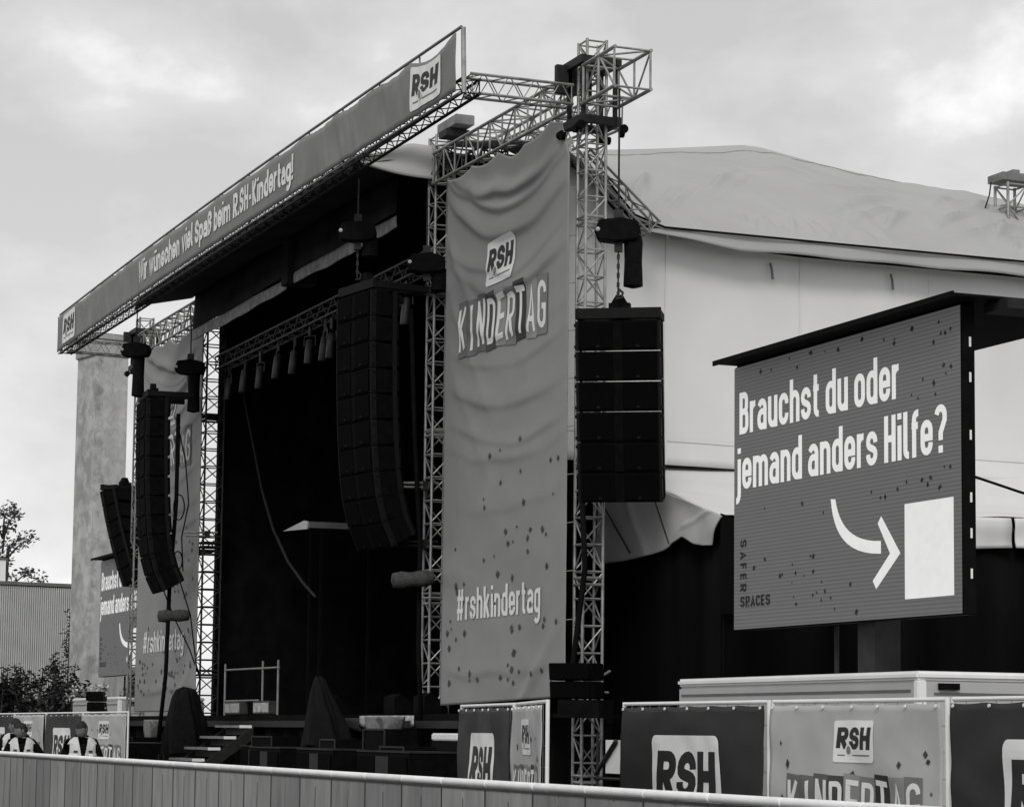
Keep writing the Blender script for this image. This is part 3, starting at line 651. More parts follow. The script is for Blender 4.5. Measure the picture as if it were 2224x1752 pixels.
# ------------------------------------------------------------------ hoists
def hoist(label, loc, rz, up, down, bag_side=1, bagl=.75):
    t = thing('chain_hoist', label, 'chain hoist', loc, rz, 'chain hoists')
    b = MB(); pr = [(-.36, 0, -.05), (-.30, 0, -.17), (-.05, 0, -.20), (.28, 0, -.17), (.34, 0, -.04), (.30, 0, .10), (.05, 0, .16), (-.28, 0, .13)]
    b.prism([(x, -.15, z) for x, y, z in pr], (0, .30, 0)); b.build('motor_body', 'black', t, bevel=.015)
    bg = MB(); n = 12
    prof = [(0, .13), (-.08, .145), (-bagl*.5, .135), (-bagl, .15), (-bagl-.03, .05)]
    bg.path([(bag_side*.22, .06, -.10+z) for z, r in prof], [r for z, r in prof], 12); bg.build('chain_bag', 'cloth', t, 'auto')
    for nm, a, c in (('chain', (0, 0, .15), (0, 0, up)), ('hook_chain', (0, 0, -.18), (0, 0, -down))):
        cm2 = MB(); L_ = abs(c[2]-a[2]); k = max(2, int(L_/.07)); sg = 1 if c[2] > a[2] else -1
        for i in range(k):
            z = a[2]+sg*L_*i/k
            if nm == 'hook_chain': cm2.obox((0, 0, z+sg*.03), (.022 if i % 2 else .012, 0, 0), (0, .012 if i % 2 else .022, 0), (0, 0, .038))
            else: cm2.tube((0, 0, z), (0, 0, z+sg*L_/k*1.02), .016, 6)
        cm2.build(nm, 'steel', t)
    hk = MB(); hk.box(-.07, .07, -.04, .04, .16, .30); hk.box(-.06, .06, -.05, .05, -.34, -.21); hk.path([(0, 0, -down+.12), (.07, 0, -down+.06), (.05, 0, -down-.02), (-.03, 0, -down-.03)], .02); hk.each('hook_fitting', 'steel', t)
    MB().ball((-.30, -.155, -.02), .035, .012, .035).build('indicator', 'lens', t)
    return t
hoist('chain hoist with black chain bag above the outer near speaker array', (-33.6, 15.25, 9.25), R(62), 2.15, 1.02, 1, .75)
hoist('chain hoist above the near main array, in front of the canopy hem', (-41.75, 13.85, 10.6), R(70), .95, .85, 1, .35)
hoist('dark chain hoist at the rear of the near main array by the truss column', (-41.3, 15.0, 10.05), R(70), 1.3, .55, 1, .4)
hoist('left chain hoist with long bag above the far main array', (-57.6, 13.65, 10.65), R(60), .95, .95, .2, 1.0)
hoist('chain hoist with hanging bag behind the far main array, beside the small banner', (-56.75, 14.75, 10.2), R(60), 1.15, .95, .35, .95)

# ------------------------------------------------------------------ line arrays
def line_array(name, label, loc, rz, angles, wd, h, dp, gap, bar=0, group='hanging speaker arrays', tail=None):
    t = thing(name, label, 'speaker array', loc, rz, group)
    fr = MB()
    fr.box(-wd/2, wd/2, .02, .10, .04, .20)
    fr.box(-wd/2, -wd/2+.08, .104, dp+bar, .05, .17); fr.box(wd/2-.08, wd/2, .104, dp+bar, .05, .17)
    fr.box(-.10, .10, .104, dp+bar+.1, .10, .19); fr.box(-wd/2+.084, wd/2-.084, dp-.06, dp, .055, .165)
    fr.build('fly_frame', 'edge', t, bevel=.006)
    br = MB(); br.box(-.16, .16, dp*.35, dp*.35+.16, .195, .30); br.prism([(-.12, dp*.35, .305), (.12, dp*.35, .305), (.05, dp*.35, .42), (-.05, dp*.35, .42)], (0, .12, 0)); br.build('bracket', 'black', t)
    p = V(0, 0, 0); proto = None
    for i, a in enumerate(angles):
        a = R(a)
        if proto is None:
            hb = h*.86; d0 = (h-hb)/2
            c = MB(); pts = [(0, 0), (.16, 0), (dp, -d0), (dp, -h+d0), (.16, -h), (0, -h)]
            c.prism([(-wd/2+.035, y, z) for y, z in pts], (wd-.07, 0, 0))
            box = c.build('speaker_box', 'cabinet', t, bevel=.012)
            for sx in (-1, 1):
                gr = MB(); x0 = sx*.075; x1 = sx*(wd/2-.07); gr.box(min(x0, x1), max(x0, x1), -.022, -.002, -h+.03, -.025); gr.build('grille', 'grille', box, bevel=.006)
                rl = MB(); xs = sx*(wd/2-.028); rl.box(xs-.02, xs+.02, .0, .10, -h-.0, -.0); rl.box(xs-.018, xs+.018, dp-.14, dp-.06, -h+.02, .03)
                for z in (-.06, -h+.06): rl.tube((xs-.02, .05, z), (xs+sx*.045, .05, z), .026, 8)
                rl.each('rigging_rail', 'edge', box)
                bd_ = MB(); bd_.box(sx*.30-.025, sx*.30+.025, -.030, -.0225, -h+.05, -h+.085); bd_.build('badge', 'edge', box)
            MB().box(-.07, .07, -.012, .0005-.002, -h+.012, -.012).build('centre_strip', 'cabinet', box)
            proto = box
        else: box = copy_tree(proto, t)
        box.location = p; box.rotation_euler = (a, 0, 0)
        p = p+V(0, math.sin(a), -math.cos(a))*(h+gap)
    return t
PAa = [0, .4, 1, 1.6, 2.4, 3.4, 5, 8, 16, 26]
line_array('line_array', 'long black main speaker array in front of the dark stage opening beside the large banner', (-41.75, 13.8, 9.45), R(9), PAa, 1.34, .445, .58, .014, .75)
line_array('line_array', 'long black main speaker array hanging before the small far banner', (-57.35, 13.75, 9.40), R(-4), PAa, 1.34, .445, .58, .014, .55)
line_array('line_array', 'shorter six box speaker array hanging from the near tower, seen face on', (-33.55, 15.22, 7.86), R(58), [7.6, 8.4, 8.4, 10, 12, 13.5], 1.29, .442, .5, .013)
line_array('line_array', 'shorter speaker array seen from its side, left of the far main array', (-65.5, 15.10, 7.95), R(-58), [16, 17, 19, 21, 23, 25], 1.30, .435, .6, .018)

# cables and wraps hanging from the main arrays
def loom(label, pts, r, wrapc, wrapd, loops):
    t = thing('cable_loom', label, 'cable', pts[0], 0, 'cable looms below the main arrays'); o = Vector(pts[0])
    MB().path([Vector(p)-o for p in pts], r).build('cable', 'black', t, True)
    wc = Vector(wrapc)-o; d = Vector(wrapd); wp = MB()
    wp.path([wc-d, wc-d*.93, wc-d*.5, wc-d*.1, wc+d*.4, wc+d*.95, wc+d], [.03, .13, .155, .125, .15, .12, .03], 12); wp.build('wrapped_bundle', 'foam', t, True)
    lm = MB()
    for q in loops: lm.path([Vector(p)-o for p in q], .016)
    lm.each('slack_cable', 'black', t, True)
    return t
def coil(c, rx, rz_, n=14): return [(c[0]+rx*.3*math.sin(2*math.pi*i/n), c[1]+rx*math.sin(2*math.pi*i/n), c[2]+rz_*math.cos(2*math.pi*i/n)) for i in range(n+1)]
loom('thick cable and grey wrapped bundle hanging under the near main array', [(-41.4, 14.75, 9.2), (-41.4, 14.85, 7), (-41.3, 14.95, 5.0), (-41.3, 14.95, 3.2), (-41.2, 15.0, 1.4)], .045, (-41.0, 14.72, 4.38), (.12, .36, .03), [])
loom('thick cable with a wrapped bundle and loose loops under the far main array', [(-57.0, 14.55, 9.1), (-57.0, 14.55, 7), (-57.05, 14.45, 5), (-57.0, 14.4, 3), (-57.2, 14.3, 1.3)], .05, (-57.0, 14.55, 4.36), (.1, .36, .02),
     [coil((-57, 14.62, 6.9), .12, .30), coil((-57, 14.62, 5.65), .10, .22), [(-57, 14.5, 9), (-57, 14.75, 8), (-57, 14.85, 7), (-57, 14.7, 6.2), (-57, 14.75, 5.4)], [(-57.2, 14.35, 4.95), (-57.1, 14.6, 4.3), (-57, 14.95, 3.6), (-56.9, 15.2, 2.9)], [(-57.1, 14.7, 5.2), (-57, 14.95, 4.4), (-56.9, 15.1, 3.2)]])
for x, z, lb in ((-41.75, 6.13, 'upper pale pipe outrigger beside the near main array'), (-41.75, 5.08, 'lower dark pipe outrigger beside the near main array'), (-56.6, 6.28, 'pipe outrigger crossing the far truss column')):
    t = thing('pipe_outrigger', lb, 'pipe', (x, 15.2, z), 0, 'pipe outriggers on the truss columns'); mb = MB()
    mb.tube((0, .25, .03), (0, -.55, -.0), .025); mb.tube((.03, .1, -.06), (.02, -.52, -.07), .022); mb.build('pipe', 'alu' if z > 6 else 'steel', t)
    MB().box(-.05, .05, -.06, .06, -.1, .06).build('clamp', 'steel', t)

# ------------------------------------------------------------------ stage lighting and objects
truss('lighting_truss', 'dim lighting truss under the stage roof', 'truss', (-57.5, 15.7, 10.43), (-42.1, 15.7, 10.43), .3, .3, (0, 0, 1), .4, .024, .012, 'canl', None)
lamp = None
for i, x in enumerate((-56.6, -55.3, -54.0, -52.65, -51.4, -50.3, -49.25, -48.8, -47.0, -45.5, -44.2)):
    lb = 'small stage lamp hanging from the dim lighting truss under the stage roof'
    if lamp is None:
        lamp = thing('stage_lamp', lb, 'stage lamp', (x, 15.66, 10.27), 0, 'lamps on the lighting truss')
        MB().box(-.03, .03, -.03, .03, -.22, .02).build('clamp', 'can', lamp)
        yk = MB(); yk.path([(-.16, 0, -.45), (-.16, 0, -.24), (.16, 0, -.24), (.16, 0, -.45)], .018); yk.build('yoke', 'can', lamp)
        hd = MB(); hd.path([(0, 0, -.30), (0, 0, -.34), (0, -.03, -.6), (0, -.05, -.82), (0, -.05, -.83)], [.05, .085, .088, .088, .08], 12); hd.build('lamp_head', 'can', lamp, 'auto')
    else: dup(lamp, lb, (x, 15.66, 10.27+random.uniform(-.06, .03)), R(random.uniform(-60, 60)))
MBc = MB(); MBc.path([(-57.3, 16.1, 10.2), (-57.15, 16.2, 9.5), (-56.75, 16.3, 8.5), (-55.9, 16.3, 7.3), (-54.9, 16.3, 6.3), (-53.7, 16.3, 5.5), (-52.5, 16.3, 4.95), (-51.6, 16.3, 4.6)], .035); tag(MBc.build('cable', 'steel', None, True), 'long drooping dark cable inside the stage opening', 'cable')
fr = thing('frame_tent', 'low dark frame with a flat roof edge standing deep on the stage', 'frame', (-54.4, 17.0, 2.06))
fm = MB(); fm.box(-.05, .05, 0, 1.5, 4.27, 4.41); fm.build('beam', 'tread', fr)
sv_ = MB(); sv_.prism([(-2.0, -.02, 4.33), (-.12, -.02, 4.25), (-.06, -.02, 4.42), (-.35, -.02, 4.46)], (0, .03, 0)); sv_.build('sky_sliver', 'white', fr)  # white piece added to stand in for a sliver of open sky
fm = MB()
for y in (.04, .30, 1.45): fm.box(-.03, .03, y-.03, y+.03, 0, 4.266)
fm.each('post', 'black', fr)
# steps up to the deck
st = thing('stage_steps', 'metal stage steps with pale tread ends leading up to the deck', 'steps', (-52.05, 14.6, 0))
for i in range(7):
    z = 1.83-.235*i; y = .05-.335*i
    tr2 = MB().box(-.95, .95, y-.14, y+.14, z-.05, z).build('tread', 'tread', st)
    MB().box(.952, .985, y-.13, y+.13, z-.055, z+.005).build('end_cap', 'trim', tr2)
    if i < 6: MB().box(-.93, .93, y+.10, y+.12, z-.20, z-.052).build('riser', 'canl', st)
sg = MB()
for x in (-1.02, 1.03): sg.prism([(x-.025, .2, 1.8), (x-.025, -2.1, .18), (x-.025, -2.1, .0), (x-.025, -1.95, .0), (x-.025, .2, 1.55)], (.05, 0, 0))
sg.each('stringer', 'steel', st)
rl = thing('guard_rail', 'thin dark guard rail on the deck above the steps', 'railing', (-53, 15.3, 2.055))
rm = MB(); rm.tube((-2.1, 0, 1.02), (2.1, 0, 1.0), .022); rm.tube((-2.1, 0, .32), (.6, 0, .32), .02); rm.each('rail', 'tread', rl)
for x in (-2.1, .9, 2.05): MB().tube((x, 0, 0), (x, 0, 1.16), .024).build('post', 'tread', rl)
for x, lb in ((-54.0, 'left grey floor light box on the deck below the guard rail'), (-51.75, 'right grey floor light box on the deck below the guard rail')):
    lb_ = thing('light_box', lb, 'light box', (x, 15.25, 2.055), 0, 'floor light boxes'); MB().box(-.62, .62, -.08, .1, .02, .30).build('housing', 'can', lb_, bevel=.01)
    MB().box(-.56, .56, -.088, -.081, .06, .26).build('front_panel', 'hem', lb_)
# subwoofers along the stage foot
sub = None
for i, (x, y, wd, lb) in enumerate([(-45.4, 13.4, 1.0, 'black subwoofer with plain top left of the plastic draped gap'), (-42.3, 13.4, 1.05, 'black subwoofer with pale centre strip directly under the near main array'),
     (-38.5, 13.35, 1.3, 'broad black subwoofer nearest the large banner fence'), (-56.1, 13.3, 1.05, 'black subwoofer at the foot of the far main array'), (-60.0, 13.2, 1.05, 'leftmost black subwoofer beside the far fence banner'), (-49.0, 14.2, .85, 'black subwoofer standing behind the steps')]):
    if sub is None:
        sub = thing('subwoofer', lb, 'subwoofer', (x, y, 0), 0, 'subwoofers at the stage foot')
        MB().box(-1, 1, 0, .9, .06, 1.40).build('cabinet', 'cabinet', sub, bevel=.015)
        for x0, x1 in ((-.93, -.26), (.26, .93)): MB().box(x0, x1, -.03, -.002, .12, 1.34).build('grille', 'grille', sub, bevel=.01)
        MB().box(-.24, .24, -.022, -.002, .12, 1.34).build('port_panel', 'steel', sub)
        MB().box(-1, 1, -.012, .9, 1.402, 1.425).build('top_edge', 'steel', sub)
        fm = MB()
        for sx in (-.8, .8):
            for y_ in (.15, .75): fm.tube((sx, y_, 0), (sx, y_, .06), .06)
        fm.each('foot', 'black', sub); sub.scale = (wd, 1, 1)
    else:
        s2 = dup(sub, lb, (x, y, 0)); s2.scale = (wd, 1, 1)
# tarpaulin covered gear in front of the deck
def covered(label, loc, wd, dp, h, mt, seed, ex=.4, ln_=.15):
    t = thing('covered_gear', label, 'covered equipment', loc, 0, 'covered gear before the deck')
    def S(u, v):
        a = 2*math.pi*u; f = (1-v)**ex if v < 1 else 0; rr = .12+.88*f if v < .98 else .04
        k = 1+.15*math.sin(a*6+seed+v*3)*(1-.7*v)+.06*math.sin(a*13+v*5)+.07*noise.noise(V(a, v*4, seed)); lean = ln_*v
        return (wd*rr*k*math.cos(a)-lean*wd, dp*rr*k*math.sin(a), h*(v**.9)+.06*noise.noise(V(u*6, v*5, seed+2)))
    m2 = MB(); m2.sheet(S, 40, 22, (0, 0, -.01)); m2.build('cover', mt, t, True)
    b2 = MB(); b2.box(-wd*.4, wd*.3, -dp*.4, dp*.4, 0, h*.5); b2.build('console', 'black', t)
    return t
covered('gear under a dark tarpaulin in front of the far banner, rounded top', (-54.1, 14.15, 1.2), .78, .45, 1.46, 'cloth', 1, .33)
covered('gear under a dark peaked sheet leaning left, middle of the stage front', (-44.85, 14.45, 1.45), .98, .35, 1.32, 'cloth', 4, .75, .62)
def sheetv(label, x0, x1, y, zt, zb):
    def S(u, v):
        half = .5*v**.8
        return (x0+(x1-x0)*(.5+(u-.5)*2*half), y-.10*math.sin(u*9+v*3)*(1-.5*v), zb+(zt-zb)*v)
    m2 = MB(); m2.sheet(S, 14, 14, (0, .015, 0)); return tag(m2.build('plastic_sheet', 'plastic', None, True), label, 'plastic sheet', 'plastic sheets draped at the stage foot')
sheetv('grey plastic sheet drooping to a point below the deck edge, right of the peaked gear', -43.0, -40.9, 14.55, 2.0, 1.35)
sheetv('plastic sheet drooping beside the leftmost subwoofer under the far banner', -59.0, -57.4, 14.4, 1.95, 1.25)
dt = MB(); dt.sheet(lambda u, v: (-47.6+3.2*u, 14.93-.03*math.sin(u*23), 1.78+.20*v-.05*math.sin(u*8)*(1-v)), 30, 3, (0, .02, 0)); tag(dt.build('deck_valance', 'canopy', None, True), 'dull grey cloth strip along the middle of the deck edge', 'cloth strip')
dt = MB(); dt.sheet(lambda u, v: (-44.4+3.0*u, 14.92-.04*math.sin(u*13), 1.86+.16*v-.05*math.sin(u*9)*(1-v)), 30, 3, (0, .02, 0)); tag(dt.build('deck_valance', 'hem', None, True), 'crumpled pale cloth strip on the deck edge under the near main array', 'cloth strip')
case = None
for i, (x, y, sx, sz, rz, lb) in enumerate([(-47.3, 14.2, 1.0, 1.0, 4, 'tall black flight case between the steps and the peaked covered gear'), (-43.4, 14.3, 1.1, .98, -5, 'black flight case behind the near middle subwoofer'), (-41.0, 14.35, .9, 1.1, 3, 'black flight case right of the drooping plastic sheet'),
     (-39.6, 14.2, 1.2, .92, -2, 'long black flight case beside the white slit'), (-57.9, 14.0, .9, .95, 6, 'black flight case at the foot of the far main array'), (-54.0, 13.9, .9, .72, -8, 'low black flight case left of the steps')]):
    if case is None:
        case = thing('flight_case', lb, 'flight case', (x, y, 0), R(rz), 'flight cases before the deck')
        MB().box(-.55, .55, -.3, .3, .14, 1.18).build('body', 'cabinet', case, bevel=.01); MB().box(-.55, .55, -.3, .3, 1.184, 1.62).build('lid', 'cabinet', case, bevel=.01)
        eg = MB()
        for x_ in (-.55, .55): eg.box(x_-.02, x_+.02, -.32, -.301, .14, 1.62)
        for z_ in (.15, 1.18, 1.61): eg.box(-.529, .529, -.316, -.302, z_-.015, z_+.015)
        eg.each('edge_trim', 'steel', case)
        lt = MB()
        for x_ in (-.28, .28): lt.box(x_-.05, x_+.05, -.330, -.317, 1.12, 1.24)
        lt.each('latch', 'canl', case); wl_ = MB()
        for x_ in (-.45, .45):
            for y_ in (-.22, .22): wl_.tube((x_-.03, y_, .07), (x_+.03, y_, .07), .07, 10)
        wl_.each('castor', 'black', case); case.scale = (sx, 1, sz)
    else:
        c2 = dup(case, lb, (x, y, 0), R(rz)); c2.scale = (sx, 1, sz)
wdg = None
for x, lb in ((-46.9, 'black wedge monitor on the deck edge left of the peaked gear'), (-43.2, 'black wedge monitor on the deck edge above the drooping plastic'), (-41.6, 'black wedge monitor on the deck edge by the near truss column')):
    if wdg is None:
        wdg = thing('wedge_monitor', lb, 'monitor speaker', (x, 15.3, 2.055), 0, 'wedge monitors on the deck edge')
        cb_ = MB(); cb_.prism([(-.3, -.22, 0), (-.3, .22, 0), (-.3, .22, .12), (-.3, -.10, .36), (-.3, -.22, .30)], (.6, 0, 0)); cb_.build('cabinet', 'cabinet', wdg, bevel=.01)
        gl_ = MB(); gl_.prism([(-.26, .205, .145), (-.26, -.085, .36), (-.26, -.08, .368), (-.26, .21, .153)], (.52, 0, 0)); gl_.build('grille', 'grille', wdg)
    else: dup(wdg, lb, (x, 15.3, 2.055))
# small front fill stacks on shelves in front of the outer towers
def fill(label, loc, rz):
    t = thing('fill_speaker', label, 'speaker', loc, rz, 'small stacked fill speakers')
    for i in range(2):
        z = .30+.27*i; c = MB(); c.prism([(-.36, -.03*i, z), (.36, -.03*i, z), (.36, -.03*i-.03, z+.255), (-.36, -.03*i-.03, z+.255)], (0, .40, 0)); bxo = c.build('speaker_box', 'cabinet', t, bevel=.012)
        MB().box(-.32, .32, -.03*i-.055, -.03*i-.034, z+.02, z+.235).build('grille', 'grille', bxo)
    sh = MB(); sh.box(-.26, .50, -.1, .6, .02, .08); sh.box(-.22, .46, -.02, .5, .084, .285); sh.build('shelf', 'black', t)
    hn = MB(); hn.tube((.25, .43, .40), (.40, .43, .40), .018); hn.tube((.25, .44, .62), (.42, .44, .72), .02); hn.each('handle', 'alu', t)
fill('stack of small black speakers on a shelf in front of the near tower', (-34.0, 14.72, 1.95), R(40))
fill('stack of small black speakers above the far fence banners', (-64.4, 14.3, 1.85), R(-20))

# ------------------------------------------------------------------ screens on trailers
def screen_trailer(label, loc):
    t = thing('screen_trailer', label, 'screen trailer', loc, 0, 'video screen trailers')
    W, H = 5.54, 3.48; z0 = 3.1
    cb = MB(); cb.box(0, W, .012, .19, z0, z0+H); cb.build('cabinet', 'black', t, bevel=.01)
    vs_ = MB()
    for z in (3.5, 3.95, 4.35, 5.05, 5.7, 6.1): vs_.box(W+.001, W+.008, .11, .135, z, z+.11)
    vs_.each('side_vent', 'tape', t)
    pn = MB(); pn.box(.015, W-.015, 0, .010, z0+.015, z0+H-.015); pn = pn.build('screen_panel', 'screen', t)
    def S(x, z): return (x, -.0, z)
    lf = (0, -.003, 0)
    printed('lettering', 'screenw', pn, join2d(place(text2d('Brauchst du oder', .15, .29, .075, .2), .17, 4.23, 5.67, 6.22), place(text2d('jemand anders Hilfe?', .15, .29, .075, .2), .12, 5.25, 4.94, 5.49)), S, lf)
    # the curved arrow
    def bez(p0, p1, p2, p3, n=12):
        r = []
        for i in range(n+1):
            q = i/n; r.append(tuple((1-q)**3*p0[k]+3*(1-q)**2*q*p1[k]+3*(1-q)*q*q*p2[k]+q**3*p3[k] for k in (0, 1)))
        return r
    o1 = bez((2.60, 4.62), (2.66, 4.20), (2.95, 3.92), (3.79, 3.88)); o2 = bez((2.71, 4.61), (2.80, 4.28), (3.10, 4.06), (3.79, 4.03))
    n = len(o1); sw = (o1+o2, [(i, i+1, n+i+1, n+i) for i in range(n-1)])
    hd = ([(3.72, 4.24), (3.80, 4.32), (4.23, 3.86), (3.68, 3.47), (3.60, 3.57), (4.00, 3.87)], [(0, 1, 2, 5), (5, 2, 3, 4)])
    printed('arrow', 'screenw', pn, join2d(sw, hd), S, lf)
    printed('blank_panel', 'screenw', pn, rrect(4.33, 5.38, 3.32, 4.42, .004), S, lf)
    sv = text2d('SAFER', .17, .34, .22)
    sv = ([(1-q[1], q[0], q[2]) for q in sv[0]], sv[1]); sv = ([(1-q[0], 1-q[1], q[2]) for q in sv[0]], sv[1])
    printed('lettering', 'screenk', pn, join2d(place(sv, .20, .37, 3.60, 4.28), place(text2d('SPACES', .18, .34), .20, 1.03, 3.40, 3.54)), S, lf)
    confetti(pn, S, [(.4, 2.5, 3.2, 4.7), (.3, 5.3, 6.32, 6.5), (1.2, 3.5, 3.2, 3.8), (4.4, 5.4, 5.6, 6.45), (2.8, 5.4, 4.5, 4.85)], lf, 64, 'screenc', .055, seed=8)
    vz = MB(); zt = z0+H
    vz.prism([(.03, -.30, zt+.02), (W+.34, -.30, zt+.02), (W+.34, -.30, zt+.05), (.03, -.30, zt+.05)], (0, 2.4, 0)); vz.box(.01, W+.36, -.325, -.302, zt+.0, zt+.065); vz.box(.05, W+.0, .02, .18, zt+.001, zt+.017); vz.build('visor', 'black', t)
    MB().box(W+.02, W+.5, .3, 1.6, zt-.10, zt+.015).build('visor_box', 'steel', t)
    ms = MB(); ms.box(2.9, 3.3, .194, .55, 2.3, 5.2); ms.tube((2.2, .3, 2.44), (2.2, .3, 3.1), .03); ms.build('mast', 'steel', t)
    bd2 = MB(); bd2.box(-.2, 5.75, -.7, 1.75, .55, 2.36); bd2.build('trailer_body', 'trailer', t, bevel=.03)
    MB().box(-.215, 5.765, -.715, 1.765, 2.362, 2.46).build('roof_trim', 'trim', t, bevel=.03)
    MB().box(5.68, 5.77, -.716, -.60, .6, 2.358).build('corner_trim', 'trim', t, bevel=.01)
    gv = MB(); gv.box(-.1, 5.6, -.708, -.701, 2.23, 2.26); gv.box(5.751, 5.758, -.5, 1.6, 2.2, 2.23); gv.each('panel_groove', 'roofedge', t)
    MB().box(5.752, 5.80, -.45, -.20, 2.26, 2.33).build('marker_lamp', 'black', t)
    for x in (1.6, 2.6, 3.9):
        wh = MB(); wh.tube((x, -.62, .34), (x, -.40, .34), .34, 20); wo = wh.build('wheel', 'black', t); MB().tube((x, -.63, .34), (x, -.612, .34), .18, 16).build('rim', 'alu', wo)
    return t
sA = screen_trailer('video screen trailer with help message and roof visor behind the near fence', (-29.32, 15.0, 0))
dup(sA, 'distant video screen trailer left of the far truss tower', (-74.3, 16.7, .15))

# ------------------------------------------------------------------ fences
def fence(p0, p1, label, label2, design):
    p0, p1 = Vector(p0), Vector(p1); d = p1-p0; Ln = d.length; rz = math.atan2(d.y, d.x)
    f = thing('mobile_fence', label, 'fence', p0, rz, 'mobile fences'); Z = 2.1
    fm = MB(); fm.tube((.03, 0, .12), (.03, 0, Z), .022); fm.tube((Ln-.03, 0, .12), (Ln-.03, 0, Z), .022); fm.tube((.03, 0, Z-.02), (Ln-.03, 0, Z-.02), .021); fm.tube((.03, 0, .2), (Ln-.03, 0, .2), .02); fm.build('frame', 'trim', f, 'auto')
    wm = MB()
    for i in range(1, 15): wm.tube((Ln*i/15, 0, .2), (Ln*i/15, 0, Z-.02), .004, 4)
    for i in range(1, 8): wm.tube((.03, 0, .2+.235*i), (Ln-.03, 0, .2+.235*i), .004, 4)
    wm.build('wire_mesh', 'alu', f)
    for x in (0, Ln): MB().box(x-.3, x+.3, -.11, .11, 0, .12).build('foot', 'black', f, bevel=.02)
    b = thing('fence_banner', label2, 'fence banner', p0, rz, 'printed fence banners'); seed = random.uniform(0, 50)
    def S(x, z):
        u = x/Ln; v = (z-.25)/1.78
        dd = .05*noise.noise(V(u*3, v*2, seed))+.02*noise.noise(V(u*9+v*4, v*5-u*3, seed+4))+.03*math.sin((u*1.0+v*.62)*14+seed)*max(0, .5-abs(v-.6))*(.4+.6*math.sin(u*3.1))
        return (x, -.055+dd*.8, z-(.012*abs(math.sin(u*math.pi*6))+.01)*max(0, (v-.85)*6.6))
    m_ = MB(); m_.sheet(lambda u, v: S(.06+(Ln-.12)*u, .25+1.81*v), 56, 28, (0, .01, 0)); m_.build('cloth', 'dkprint' if design == 'dark' else 'ltprint', b, True)
    cell = ((Ln-.12)/56, 1.78/28); org = (.06, .25); lf = (0, -.006, 0)
    ey = MB()
    for i in range(7):
        x = .12+(Ln-.24)*i/6; q = S(x, 1.98); ey.tube((x, q[1]-.022, 2.02), (x, q[1]-.008, 2.02), .016, 8)
    ey.each('eyelet', 'trim', b)
    if design == 'dark': logo(b, S, Ln*.255, Ln*.725, .75, 1.735, lf, cell, org, 'dkprint')
    else:
        logo(b, S, Ln*.405, Ln*.635, 1.50, 1.905, lf, cell, org); kinder(b, S, Ln*.13, Ln*.89, .92, 1.325, lf, cell, org)
        confetti(b, S, [(.2, Ln-.2, .35, .9), (.2, Ln-.2, .9, 1.7)], lf, 22, 'confetti', .07, cell, org, int(seed))
fence((-26.0, 11.9, 0), (-22.44, 11.9, 0), 'mobile fence behind the dark banner left of the light one at the lower right', 'dark banner with large white logo left of the light banner, lower right', 'dark')
fence((-22.40, 11.9, 0), (-19.09, 11.9, 0), 'mobile fence carrying the light banner at the lower right', 'light grey banner between the two dark ones at the lower right', 'light')
fence((-19.05, 11.9, 0), (-15.5, 11.9, 0), 'mobile fence at the right edge behind the last dark banner', 'dark banner cut by the right edge of the photo', 'dark')
fence((-30.9, 11.8, 0), (-27.8, 11.3, 0), 'steeply angled mobile fence with a dark banner under the large stage banner', 'dark steeply foreshortened banner under the large stage banner', 'dark')
fence((-27.76, 11.3, 0), (-24.6, 10.38, 0), 'steeply angled mobile fence with a light banner beside the near tower foot', 'light narrow looking banner with tiny logo near the tower foot', 'light')
fence((-56.5, 12.4, 0), (-52.15, 12.4, 0), 'far mobile fence with light banner left of the stage', 'light banner with small logo right of the guard in the vest', 'light')
fence((-60.6, 12.4, 0), (-56.55, 12.4, 0), 'far mobile fence with dark banner behind the guard', 'dark banner with white logo behind the right guard', 'dark')
fence((-64.6, 12.4, 0), (-60.65, 12.4, 0), 'far mobile fence with light banner behind the left guards', 'light banner between two dark ones at the far left', 'light')
fence((-68.6, 12.4, 0), (-64.65, 12.4, 0), 'far mobile fence with dark banner at the left photo edge', 'dark banner behind the left pair of guards at the photo edge', 'dark')

# ------------------------------------------------------------------ crowd barrier
bar = None; lbB = 'grey metal crowd barrier section with pale top rail in the foreground row'
for i in range(34):
    x = -42.6+.972*i
    if bar is None:
        bar = thing('crowd_barrier', lbB, 'barrier', (x, 7.2, 0), 0, 'crowd barrier sections in the foreground row')
        pm = MB(); Wb = .958
        prf = [(0, 0), (.46, 0), (.465, .012), (.478, .012), (.483, 0), (Wb, 0)]
        for (xa, ya), (xb, yb) in zip(prf, prf[1:]): pm.prism([(xa, ya, .02), (xb, yb, .02), (xb, yb, 1.315), (xa, ya, 1.315)], (0, .04, 0))
        pm.build('panel', 'barrier', bar)
        cp = MB(); cp.path([(.0, .02, 1.347), (.003, .02, 1.347), (.95, .02, 1.347), (.955, .02, 1.347)], [.024, .030, .030, .024], 10); cp.build('top_rail', 'cap', bar, 'auto')
        MB().box(.950, .9715, -.004, .03, .02, 1.312).build('joint', 'seam_shade', bar)
        gv_ = MB(); gv_.box(.466, .477, -.003, .0125, .02, 1.22); gv_.build('groove', 'groove', bar)
        MB().box(0, .949, -.006, -.001, 1.295, 1.314).build('rail_shadow_line', 'seam_shade', bar)  # dark strip paints a shadow line just below the top rail
        fo = MB(); fo.box(0, .95, .05, 1.1, .005, .02)
        for x_ in (.1, .85): fo.tube((x_, .08, 1.2), (x_, 1.05, .05), .022)
        fo.build('brace', 'alu_dark', bar)
    else: dup(bar, lbB, (x, 7.2, 0))

